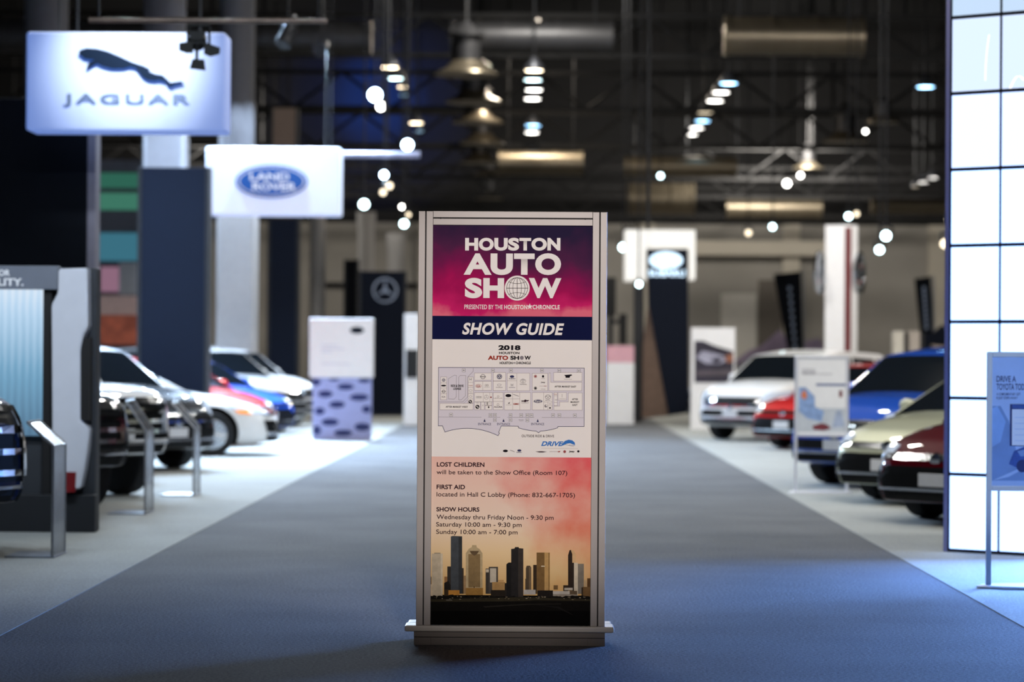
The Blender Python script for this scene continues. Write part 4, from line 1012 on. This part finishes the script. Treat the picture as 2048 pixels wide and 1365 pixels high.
leap = [(625, 432), (640, 400), (690, 384), (770, 388), (860, 410), (960, 452), (1060, 498), (1150, 528), (1195, 550), (1190, 572), (1240, 592), (1300, 602), (1338, 636), (1362, 662), (1452, 650), (1464, 664), (1392, 682), (1362, 698), (1334, 680), (1318, 652), (1270, 640), (1230, 645), (1180, 640), (1140, 618), (1106, 575), (1084, 545), (1040, 534), (980, 548), (890, 548), (820, 530), (772, 508), (728, 532), (702, 552), (688, 538), (716, 496), (758, 478), (700, 474), (668, 466), (648, 446)]
m_emb = mat('polished_dark_chrome', (64, 84, 116), .16, .9, vary=0)
b = MB(); pprism(b, [Z5(p) for p in leap], YJ-.07, .05); b.build('leaping_emblem', m_emb, t)
b = MB(); ptxt(b, 'JAGUAR', 126, 380, 188, 207, YJ-.03, off=.02, space=1.25); b.build('lettering', mat('pale_chrome_letters', (126, 142, 170), .3, .6, vary=0), t)
YL = 45.0
t = logo_box(412, 295, 680, 430, YL, .6, 'hanging white box with blue oval logo of two word lettering', fabric('white_lit_fabric', (206, 222, 255), .42))
b = MB(); pell(b, 543, 363, 72, 33, YL-.05, .05, 0); pell(b, 543, 363, 67, 29, YL-.054, .01, 1); pell(b, 543, 363, 64.5, 27, YL-.058, .01, 0)
ptxt(b, 'LAND', 500, 578, 346, 361, YL-.062, off=.02, mi=1); ptxt(b, 'ROVER', 505, 592, 366, 381, YL-.062, off=.02, mi=1)
b.build('oval_emblem', [mat('logo_blue', (20, 74, 142), .5, vary=0, emis=(20, 80, 160), estr=.25), m_whitep], t)

# ---- oval patterned display stand
YR = 43.0
t = thing('display_stand', (px(684, 880, YR)[0], YR+.2, .004), 'white display board on lavender pedestal patterned with dark ovals', 'display stand')
b = MB(); pbox(b, 619, 637, 746, 756, YR-.03, .3, 0, .015); pell(b, 714, 661, 14, 7, YR-.036, .01, 1)
for y, x1 in ((690, 676), (697, 690), (703, 664), (727, 700)): pbox(b, 642, y, x1, y+2.5, YR-.034, .005, 2)
b.build('board', [m_whitep, m_navyp, mat('faint_grey_print', (206, 208, 222), .6, vary=0)], t)
b = MB(); pbox(b, 625, 756, 742, 880, YR, .26, 0, .01, True)
for x, y, rx, ry in ((880, 625, 34, 24), (1015, 606, 40, 10), (1245, 612, 46, 16), (1103, 660, 62, 24), (950, 715, 55, 26), (1207, 740, 72, 26), (1038, 795, 60, 26), (908, 845, 38, 28), (1262, 830, 34, 28), (985, 928, 65, 28), (1230, 965, 60, 30), (885, 990, 32, 36), (1085, 1010, 70, 24)):
    pell(b, 400+x/3.79, 600+y/3.79, rx/3.79, ry/3.79, YR-.008, .01, 1, 24)
b.build('pedestal', [mat('lavender_laminate', (150, 158, 206), .5, vary=.06), mat('oval_navy', (22, 34, 92), .5, vary=.1)], t)

# ---- far end of the aisle, left of the guide sign
t = thing('reception_counter', (px(800, 830, 62)[0], 62.4, .004), 'low pale reception counter with dark base beyond the patterned stand', 'counter')
b = MB(); pbox(b, 748, 764, 842, 772, 62, .9, 0, .02); b.build('worktop', m_whitep, t)
b = MB(); pbox(b, 756, 772, 838, 800, 62.1, .7, 0, .01); b.build('front_panel', mat('greige_panel', (150, 140, 130), .6, vary=.1), t)
b = MB(); pbox(b, 758, 800, 836, 832, 62.15, .6, 0, .01, True); b.build('base', m_black, t)
t = thing('display_case', (px(822, 800, 52)[0], 52.3, .004), 'white upright display case beside the left post of the guide sign', 'display case')
b = MB(); pbox(b, 808, 628, 838, 760, 52, .5, 0, .02, True); b.build('cabinet', m_whitep, t)
b = MB(); pbox(b, 812, 700, 836, 756, 51.97, .04, 0, .004); b.build('dark_panel', m_black, t)

# ---- right hand booths
YS = 56.0
t = thing('brand_tower', (px(1332, 800, YS)[0], YS+.4, .004), 'navy tower under white canopy with glowing oval logo right of the guide sign', 'display tower')
b = MB(); pbox(b, 1250, 460, 1391, 500, YS+.1, .9, 0, .02); pbox(b, 1250, 500, 1293, 562, YS+.1, .9, 0, .02); pbox(b, 1377, 500, 1391, 560, YS+.1, .9, 0, .02)
b.build('canopy', mat('lit_canopy_white', (230, 232, 232), .6, vary=.01, emis=(255, 250, 240), estr=.45), t)
b = MB(); pprism(b, [(1294, 498), (1376, 498), (1378, 826), (1337, 832), (1297, 610)], YS, .3); b.build('panel', m_navyp, t)
b = MB(); pprism(b, [(1297, 610), (1337, 832), (1284, 838), (1286, 690)], YS+.05, .25); b.build('wood_wedge', mat('walnut_wedge', (96, 76, 64), .6, vary=.15), t)
b = MB(); pbox(b, 1268, 560, 1288, 700, YS+.3, .3, 0, .01, True); b.build('post', m_dsteel, t)
b = MB(); pell(b, 1332, 521, 33, 17, YS-.06, .06, 0)
for x, y, r in ((1312, 519, 5), (1324, 514, 3), (1334, 524, 3), (1343, 516, 3), (1350, 524, 3), (1340, 531, 3)): pell(b, x, y, r, r*.8, YS-.07, .01, 1, 10)
ptxt(b, 'SUBARU', 1297, 1370, 540, 553, YS-.06, off=.03); b.build('lit_logo', [glow('logo_glow', (.62, .82, 1), 2.2), mat('logo_star_blue', (150, 190, 235), .5, vary=0)], t)
b = MB(); xx = px(1298, 440, YS)[0]; b.tube((xx, YS+.5, px(1298, 470, YS)[1]), (xx, YS+.5, ZC), .05, seg=10); b.build('hanger_pipe', m_dsteel, t)
t = thing('brochure_counter', (px(1240, 820, 54)[0], 54.3, .004), 'white brochure counter with pink band behind the right post of the guide sign', 'counter')
b = MB(); pbox(b, 1213, 692, 1268, 726, 54, .5, 1, .01); pbox(b, 1213, 726, 1268, 800, 54, .5, 0, .01, True); b.build('cabinet', [m_whitep, mat('pink_band', (214, 164, 176), .6, vary=.05)], t)
t = thing('monitor_pole', (px(1228, 690, 66)[0], 66.2, .004), 'black monitors on a dark pole behind the brochure counter', 'monitor stand')
b = MB(); pbox(b, 1210, 555, 1232, 632, 66, .12, 0, .01); b.build('screen', m_black, t)
b = MB(); pbox(b, 1238, 628, 1254, 690, 66, .12, 0, .01); b.build('screen', m_black, t)
b = MB(); pbox(b, 1216, 632, 1226, 760, 66.13, .12, 0, .005, True); pbox(b, 1226, 640, 1246, 648, 66.13, .08, 0); b.build('pole', m_dsteel, t)
# car photo board
YC = 50.6
t = thing('photo_board', (px(1427, 880, YC)[0], YC+.06, .004), 'tall white board with dark car photograph between navy tower and white crossover', 'display board')
b = MB(); pbox(b, 1382, 656, 1470, 868, YC, .1, 0, .008, True); b.build('board', m_whitep, t)
b = MB(); Yq = YC-.006; pprism(b, [(1389, 682), (1406, 682), (1430, 692), (1467, 703), (1467, 766), (1389, 766)], Yq, .006, 0)
pprism(b, [(1392, 716), (1404, 702), (1424, 706), (1446, 712), (1452, 722), (1440, 728), (1412, 728)], Yq-.004, .004, 1); pprism(b, [(1424, 716), (1444, 716), (1440, 726), (1426, 726)], Yq-.008, .004, 0); pprism(b, [(1450, 712), (1466, 708), (1466, 724), (1454, 726)], Yq-.004, .004, 2); pprism(b, [(1392, 742), (1466, 740), (1466, 750), (1392, 752)], Yq-.004, .004, 3)
b.build('car_photograph', [mat('night_print', (44, 40, 56), .6, vary=.3, scale=6), mat('silver_car_print', (158, 158, 178), .6, vary=.15), mat('amber_print', (150, 96, 72), .6, vary=.2), mat('dusk_print', (84, 76, 84), .6, vary=.2)], t)
# striped white tower
YW = 50.4
xw, _ = px(1690, 700, YW)
t = thing('striped_tower', (xw, YW+.35, .004), 'tall white tower with dark red stripe and chrome oval emblems on its sides', 'display tower', rz=R(0))
zt = px(1684, 450, YW)[1]; s = YW/FPX
pts = [(-39*s, .13), (0, -.03), (9.5*s, -.03), (26*s, .16), (12*s, .62), (-30*s, .6)]
b = MB(); n = len(pts)
b.prism([(xw+x, YW+y, .004) for x, y in pts], (0, 0, zt-.004), 0)
for f in b.b.faces: pass
b.build('tower', m_whitep, t)
MB().box(xw-1.5*s, xw+11*s, YW-.045, YW-.029, .3, zt-.05, 0).build('red_stripe', mat('dark_red_vinyl', (92, 2, 10), .5, vary=.03), t)
def ring(b, c, rx, rz, rad, tilt, n=32, mi=0):
    prev = None; M = Matrix.Rotation(tilt, 3, 'Z')
    pts = [Vector(c) + M @ Vector((rx*math.cos(2*math.pi*k/n), 0, rz*math.sin(2*math.pi*k/n))) for k in range(n)]
    for k in range(n): b.tube(pts[k], pts[(k+1) % n], rad, seg=8, mi=mi)
zc = px(1648, 545, YW)[1]
for sd, xx in ((-1, xw-47*s), (1, xw+33*s)):
    b = MB(); tl = R(-72*sd) if sd < 0 else R(72)
    ring(b, (xx, YW+.35, zc), .46, .42, .045, tl); ring(b, (xx, YW+.35, zc+.12), .3, .14, .04, tl); ring(b, (xx, YW+.35, zc-.02), .14, .34, .04, tl)
    b.build('oval_emblem', m_chrome, t)
# flags, totems, backdrop
def flag(pts, Y, label):
    xp = px(pts[1][0], pts[1][1], Y)
    t = thing('feather_flag', (px(pts[2][0], 800, Y)[0], Y, .004), label, 'flag', 'navy feather flags')
    b = MB(); pprism(b, pts, Y, .03); b.build('cloth', m_deepn, t)
    mx_ = lambda i, j, q: (pts[i][0]+(pts[j][0]-pts[i][0])*q, pts[i][1]+(pts[j][1]-pts[i][1])*q)
    a, c = mx_(0, 1, .55), mx_(3, 2, .5)
    b = MB()
    for k in range(9):
        q = .16+k*.085; x = a[0]+(c[0]-a[0])*q; y = a[1]+(c[1]-a[1])*q; w_ = 3.6
        pprism(b, [(x-w_, y), (x+w_, y+1), (x+w_*.8, y+8), (x-w_*.9, y+9)], Y-.012, .01)
    b.build('pale_print', mat('flag_print', (112, 124, 146), .7, vary=.2), t)
    b = MB(); p0 = P(pts[1][0]+4, pts[1][1]-2, Y); p1 = P(pts[2][0]+4, pts[2][1], Y); p1.z = .02
    b.tube(p0, p1, .03, seg=8); b.build('pole', m_steel, t); b = MB(); b.lathe([(.35, 0), (.35, .03), (0, .05)], (p1.x, Y, .004), 'Z', 20); b.build('base', m_dsteel, t)
flag([(1547, 549), (1602, 543), (1607, 716), (1578, 716)], 72, 'larger navy feather flag left of the striped white tower')
flag([(1829, 558), (1862, 553), (1868, 668), (1841, 670)], 66, 'smaller navy feather flag between the grey totem and light wall')
for x0, x1, lb, rg in ((1787, 1808, 'pale grey totem with dark edge behind the blue crossover', (190, 186, 176)), (1818, 1840, 'taupe totem next to the pale grey totem', (158, 150, 142))):
    t = thing('totem', (px((x0+x1)/2, 800, 53)[0], 53.2, .004), lb, 'totem', 'grey totems behind the blue crossover')
    b = MB(); pbox(b, x0, 663, x1, 760, 53, .35, 0, .02, True); b.build('body', mat('totem_%d' % rg[0], rg, .6, vary=.05), t)
    b = MB(); pbox(b, x1, 666, x1+8, 760, 53.02, .3, 0, .005, True); b.build('dark_edge', m_black, t)
t = thing('printed_backdrop', (px(1560, 800, 82)[0], 82, .004), 'low lavender mountain backdrop behind the larger navy feather flag', 'backdrop')
b = MB(); pprism(b, [(1470, 722), (1500, 700), (1522, 694), (1560, 660), (1580, 690), (1640, 676), (1660, 726), (1660, 805), (1470, 805)], 82, .1)
b.build('panel', mat('lavender_backdrop', (142, 130, 160), .7, vary=.3, scale=.8), t)
t = thing('dark_exhibit_wall', (px(1890, 760, 62)[0], 62, .004), 'dark slanted exhibit panel beside the smaller navy feather flag', 'exhibit wall')
b = MB(); pprism(b, [(1838, 672), (1870, 665), (1886, 650), (1900, 668), (1900, 790), (1838, 790)], 61, .3); b.build('panel', m_navyp, t)
b = MB(); pprism(b, [(1862, 690), (1902, 694), (1902, 716), (1880, 712)], 60.95, .04); b.build('pale_print', mat('bisque_print', (180, 164, 152), .6, vary=.1), t)
struct(MB().box(*[px(1442, 700, YF-.1)[0], px(1512, 700, YF-.1)[0]], YF-.08, YF-.01, 0, px(1477, 588, YF-.1)[1]).build('door_1', mat('pale_door', (196, 194, 188), .6, vary=.04)))
struct(MB().box(*[px(1516, 700, YF-.1)[0], px(1586, 700, YF-.1)[0]], YF-.08, YF-.01, 0, px(1550, 560, YF-.1)[1]).build('door_2', mat('dim_roller_door', (92, 86, 80), .6, vary=.1)))

# ================================================================ lamps, ducts and steel overhead
LENS = {'w': glow('lens_warm', (1, .82, .58), 15), 'n': glow('lens_neutral', (1, .96, .9), 15), 'c': glow('lens_cool', (.34, .66, 1), 15), 'b': glow('lens_blue_white', (.55, .75, 1), 26), 'd': glow('lens_dim', (1, .84, .6), 3), 'e': glow('lens_dim_cool', (.4, .66, .9), 3.5), 'g': glow('lens_cyan_white', (.7, .95, 1), 12)}
m_can = mat('lamp_housing', (60, 62, 68), .4, .5, vary=.05)
m_silv = mat('silver_can', (170, 172, 176), .25, .9, vary=.05)
def where(x, y): return 'the aisle'
def high_bay(x, y, Y, d, c, label):
    p = P(x, y, Y)
    t = thing('high_bay_lamp', p, label, 'ceiling lamp', 'round high bay lamps over the hall')
    b = MB(); b.lathe([(d*.5, .02), (d*.54, 0), (d*.5, .14), (d*.2, .3), (.06, .36), (0, .36)], p, 'Z', 20); b.build('reflector', m_can, t, smooth=True)
    b = MB(); b.lathe([(d*.49, .012), (0, .012)], p, 'Z', 20); b.build('lens', LENS[c], t)
    MB().tube(p+Vector((0, 0, .34)), (p.x, p.y, ZC), .025, seg=6).build('hanger_rod', m_dsteel, t)
HB = [(1068, 142, 63.0, 'w', 'topmost warm lamp of the row above the guide sign'), (1066, 161, 65.6, 'g', 'cool white second lamp down in the row above the guide sign'), (1068, 181, 68.0, 'n', 'third lamp down in the row above the guide sign'), (1065, 199, 70.5, 'n', 'fourth lamp down in the row above the guide sign'), (1066, 252, 78.6, 'c', 'blue lamp of the low pair straight above the guide sign'), (1064, 266, 81.0, 'n', 'white lamp lowest in the row straight above the guide sign'),
  (779, 136, 63.0, 'w', 'topmost warm lamp of the left row above the bright blue spotlight'), (791, 158, 66.0, 'g', 'cool white second lamp of the left row above the bright spotlight'), (805, 175, 68.4, 'w', 'small warm lamp third down in the left row'), (809, 191, 70.6, 'e', 'dim cool lamp fourth down in the left row'), (832, 247, 78.6, 'w', 'warm lamp fifth down in the left row'), (838, 263, 81.0, 'e', 'dim cool lamp at the bottom of the left row'),
  (1457, 168, 66.0, 'c', 'topmost blue lamp of the right row over the duct'), (1442, 186, 68.4, 'n', 'white second lamp down in the right row'), (1430, 203, 70.6, 'n', 'white third lamp down in the right row'), (1410, 226, 75.0, 'd', 'faint warm lamp fourth down in the right row'), (1405, 243, 78.6, 'c', 'blue fifth lamp down in the right row'), (1393, 257, 80.8, 'n', 'white sixth lamp down in the right row'), (1381, 270, 82.6, 'n', 'white seventh and lowest lamp of the right row'),
  (1851, 175, 67.0, 'c', 'lone cool lamp high beside the light wall'), (1864, 357, 92.0, 'n', 'rightmost of three low lamps beside the light wall'), (1846, 365, 91.0, 'n', 'middle of three low lamps beside the light wall'), (1830, 374, 90.0, 'd', 'leftmost dimmest of three low lamps beside the light wall')]
for x, y, Y, c, lb in HB: high_bay(x, y, Y, .47 if 'small' not in lb and 'dim' not in lb else .3, c, lb)
def can(x, y, Y, d, c, aim, label, m=None, drop=None, L=.42):
    """stage can lamp: barrel, lens and yoke on a hanger rod, lens centre at the photo point"""
    p = P(x, y, Y); a = (Vector(aim)-p).normalized()
    t = thing('spotlight', p, label, 'spotlight', 'stage spotlights hung over the booths')
    b = MB(); b.tube(p-a*.01, p-a*L, d*.54, d*.42, 18); b.tube(p-a*L, p-a*(L+.1), d*.42, d*.2, 18); b.build('barrel', m or m_can, t, smooth=True)
    b = MB(); b.tube(p, p-a*.02, d*.5, d*.5, 18); b.build('lens', LENS[c] if c else m_black, t)
    mid = p-a*L*.55; sx = a.cross(Vector((0, 0, 1))).normalized()*d*.66
    b = MB(); top = mid+Vector((0, 0, d*.95))
    b.tube(mid+sx, top+sx, .018, seg=6); b.tube(mid-sx, top-sx, .018, seg=6); b.tube(top+sx, top-sx, .018, seg=6); b.tube(top, (top.x, top.y, drop or ZC), .022, seg=6); b.build('yoke', m_dsteel, t)
    return t
CAM = (0, 0, 1.6)
can(750, 190, 49, .26, 'b', CAM, 'brightest blue white spotlight at the centre of the blue glow')
can(762, 213, 49.6, .17, 'n', CAM, 'smaller spotlight just below the brightest blue white one')
can(815, 290, 46, .2, 'b', CAM, 'blue white spotlight at the right end of the logo box pipe')
can(768, 350, 46.4, .14, 'b', CAM, 'small blue white spotlight below the logo box pipe')
can(779, 372, 47.4, .13, 'd', (4, 20, 1), 'dim silver spotlight cluster lamp right of the oval logo box', m_silv)
can(766, 385, 47.9, .12, 'd', (-4, 20, 1), 'faint silver spotlight tilted left below the small blue white one', m_silv)
can(728, 409, 55, .2, 'g', CAM, 'cyan white spotlight at the lower right corner of the oval logo box')
can(804, 414, 58, .1, 'n', CAM, 'small white spotlight upper one beside the guide sign post')
can(817, 430, 58.6, .1, 'd', CAM, 'dim warm spotlight middle one beside the guide sign post')
can(808, 448, 57.4, .17, 'g', CAM, 'bright cyan white spotlight lowest one beside the guide sign post')
can(1257, 467, 60, .14, 'n', CAM, 'upper white spotlight left of the white canopy')
can(1246, 495, 60.6, .18, 'g', CAM, 'lower bright spotlight left of the white canopy')
can(1278, 569, 55, .12, 'g', CAM, 'small spotlight under the left edge of the white canopy')
can(1545, 454, 64, .14, 'g', (2, 30, 1), 'cyan spotlight over the pale wall left of the striped tower', m_silv)
can(1497, 466, 70, .16, 'd', (6, 30, 1), 'dim spotlight over the photo board', m_silv)
can(1697, 433, 57.5, .14, 'g', CAM, 'cyan spotlight just above the striped white tower')
can(1713, 428, 58.2, .12, 'd', CAM, 'warm dim spotlight just above the striped white tower')
can(1772, 472, 44, .16, 'g', (2.5, 22, 0), 'upper silver spotlight right of the striped white tower', m_silv, L=.4)
can(1759, 500, 44.8, .14, 'g', (2.5, 22, 0), 'lower silver spotlight right of the striped white tower', m_silv, L=.4)
can(1890, 488, 36, .14, 'd', (1, 20, 0), 'gilded spotlight close to the edge of the light wall', m_silv)
can(1899, 440, 36.6, .12, 'd', (1, 20, 0), 'upper gilded spotlight close to the edge of the light wall', m_silv)
can(1574, 367, 78, .2, 'n', CAM, 'lower white spotlight over the golden duct')
can(1601, 351, 79, .15, 'n', CAM, 'upper white spotlight over the golden duct')
can(1321, 352, 72, .14, 'g', CAM, 'small cool spotlight above the drum duct')
can(1731, 263, 66, .1, 'n', CAM, 'lone small spotlight under the right ceiling diffusers')
can(640, 100, 52, .3, None, (-6, 40, 3), 'unlit dark spotlight between the logo boxes near the high duct')
can(565, 90, 33, .2, None, (-5, 30, 1), 'unlit black spotlight hanging right of the leaping cat box')
# barn door spotlight in front of the leaping cat box
YD = 22.6; p = P(396, 92, YD)
t = thing('barn_door_spotlight', p, 'black barn door spotlight silhouetted against the leaping cat box', 'spotlight')
b = MB(); b.tube(p+Vector((0, -.06, .03)), p+Vector((0, .16, .1)), .085, .06, 18); b.build('barrel', m_black, t, smooth=True)
for nm, pts in (('left', [(358, 86), (385, 82), (386, 106), (372, 106), (358, 101)]), ('right', [(408, 84), (440, 95), (439, 108), (420, 113), (408, 108)]), ('low', [(385, 118), (408, 119), (411, 141), (379, 137)]), ('top', [(376, 62), (412, 62), (406, 80), (382, 80)])):
    b = MB(); pprism(b, pts, YD-.09, .02); b.build('barn_door_flap', m_black, t)
zpipe = px(420, 40, YD)[1]
b = MB(); b.tube((p.x-.1, YD+.04, p.z+.02), (p.x-.1, YD+.04, p.z+.2), .014, seg=6); b.tube((p.x+.1, YD+.04, p.z+.02), (p.x+.1, YD+.04, p.z+.2), .014, seg=6); b.tube((p.x-.1, YD+.04, p.z+.2), (p.x+.1, YD+.04, p.z+.2), .014, seg=6); b.tube((p.x, YD+.04, p.z+.2), (p.x, YD+.04, zpipe-.03), .018, seg=6); b.tube((p.x-.09, YD-.075, p.z+.02), (p.x+.09, YD-.075, p.z+.02), .018, seg=6); b.tube((p.x, YD-.075, p.z-.16), (p.x, YD-.075, p.z+.14), .016, seg=6); b.build('yoke', m_black, t)
def pipe(x0, x1, y, Y, r, label, m):
    a, c = P(x0, y, Y), P(x1, y, Y); c.z = a.z
    t = thing('lighting_pipe', ((a.x+c.x)/2, Y, a.z), label, 'lighting pipe')
    MB().tube(a, c, r, seg=12).build('tube', m, t, smooth=True)
    for q in (.04, .96): xx = a.x+(c.x-a.x)*q; MB().tube((xx, Y, a.z), (xx, Y, ZC), .012, seg=6).build('hanger_cable', m_dsteel, t)
pipe(178, 655, 40, YD+.06, .026, 'thin bronze lighting pipe above the leaping cat box', mat('bronze_pipe', (120, 104, 94), .4, .5, vary=.3, scale=5))
pipe(655, 840, 309, 45.8, .06, 'pale lighting pipe sticking out right of the oval logo box', mat('pale_pipe', (150, 150, 170), .4, .5, vary=.3, scale=5))

# ducts, diffusers, trusses
m_duct = mat('galvanised_duct', (104, 96, 82), .36, .7, vary=.12, scale=1.5)
m_duct2 = mat('dull_duct', (58, 58, 60), .45, .6, vary=.15, scale=1.5)
def duct(x0, x1, yc, rad_px, Y, label, m=None, fl=3):
    a, c = P(x0, yc, Y), P(x1, yc, Y); c.z = a.z; r = rad_px*Y/FPX
    t = thing('air_duct', ((a.x+c.x)/2, Y, a.z-r), label, 'air duct')
    b = MB(); b.tube(a, c, r, seg=32); b.build('duct_run', m or m_duct, t, smooth=True)
    for k in range(fl+1):
        q = k/fl; xx = a.x+(c.x-a.x)*q; MB().tube((xx-.05, Y, a.z), (xx+.05, Y, a.z), r*1.06, seg=32).build('flange_ring', m or m_duct, t, smooth=True)
    for q in (.1, .9): xx = a.x+(c.x-a.x)*q; MB().tube((xx, Y, a.z+r*.9), (xx, Y, ZC), .03, seg=6).build('hanger_rod', m_dsteel, t)
duct(-200, 740, 70, 34, 64, 'long dull duct across the upper left behind the thin bronze pipe', m_duct2, 9)
duct(905, 1222, 74, 33, 64, 'dull duct high above the guide sign', m_duct2, 3)
duct(1452, 1722, 72, 38, 60, 'big golden tinged duct high over the right booths', m_duct, 3)
duct(1000, 1163, 326, 24, 76, 'short pale duct just below the lamp row above the guide sign')
duct(1250, 1470, 333, 21, 80, 'pale duct right of the short pale duct')
duct(1256, 1386, 398, 32, 88, 'fat drum duct above the white canopy')
duct(1745, 1900, 412, 15, 84, 'thin golden duct low beside the light wall')
duct(1455, 1640, 418, 20, 92, 'pale duct over the far wall behind the cyan spotlight')
m_rod = mat('dark_rod', (22, 22, 24), .7, vary=.05)
def diffuser(x, y, w, Y, label):
    p = P(x, y, Y); r = w*Y/FPX/2
    t = thing('ceiling_diffuser', p, label, 'air diffuser', 'round air diffusers hanging from the roof')
    b = MB(); b.lathe([(r, 0), (r*.97, .05), (r*.62, .22*r), (r*.48, .42*r), (r*.46, .44*r), (0, .44*r)], p, 'Z', 28); b.build('skirt', m_duct, t, smooth=True)
    b = MB(); b.lathe([(r*.45, .42*r), (r*.45, 1.15*r), (r*.6, 1.2*r), (r*.6, 1.26*r), (r*.3, 1.5*r), (.06, 1.7*r)], p, 'Z', 24); b.build('neck', m_duct2, t, smooth=True)
    MB().tube((p.x, p.y, p.z+1.68*r), (p.x, p.y, ZC), .04, seg=8).build('hanger_rod', m_rod, t)
for x, y, w, Y, lb in ((932, 150, 128, 62, 'largest mushroom shaped diffuser at the top of the stacked column'), (948, 206, 116, 68, 'second diffuser down the stacked column left of the lamp row'), (955, 246, 104, 74, 'third diffuser down the stacked column left of the lamp row'), (964, 288, 92, 80, 'fourth diffuser down the stacked column left of the lamp row'), (960, 326, 84, 85, 'fifth diffuser down the stacked column left of the lamp row'), (975, 352, 64, 90, 'sixth diffuser down the stacked column left of the lamp row'), (978, 398, 56, 95, 'smallest diffuser at the foot of the stacked column'),
        (1765, 246, 66, 70, 'highest diffuser of the right trio near the light wall'), (1690, 284, 92, 78, 'middle diffuser of the right trio near the light wall'), (1616, 338, 62, 88, 'lowest diffuser of the right trio near the light wall')): diffuser(x, y, w, Y, lb)
def truss(y, Y, label):
    zc_ = px(1072, y, Y)[1]; h = 1.1
    t = MB()
    t.box(XL, XR, Y-.08, Y+.08, zc_-.07, zc_+.07); t.box(XL, XR, Y-.08, Y+.08, zc_+h-.07, zc_+h+.07)
    x = XL; k = 0
    while x < XR-.1:
        t.tube((x, Y, zc_ if k % 2 else zc_+h), (x+1.5, Y, zc_+h if k % 2 else zc_), .05, seg=6); x += 1.5; k += 1
    for x in (-20, -10, 0, 10, 20): t.tube((x, Y, zc_+h), (x, Y, ZC), .06, seg=6)
    struct(t.build('trim_%d' % label, mat('roof_steel', (17, 17, 19), .6, .3, vary=.1)))
for i, (y, Y) in enumerate(((112, 66), (218, 74), (292, 82), (356, 88), (392, 92), (430, 97))): truss(y, Y, i+1)
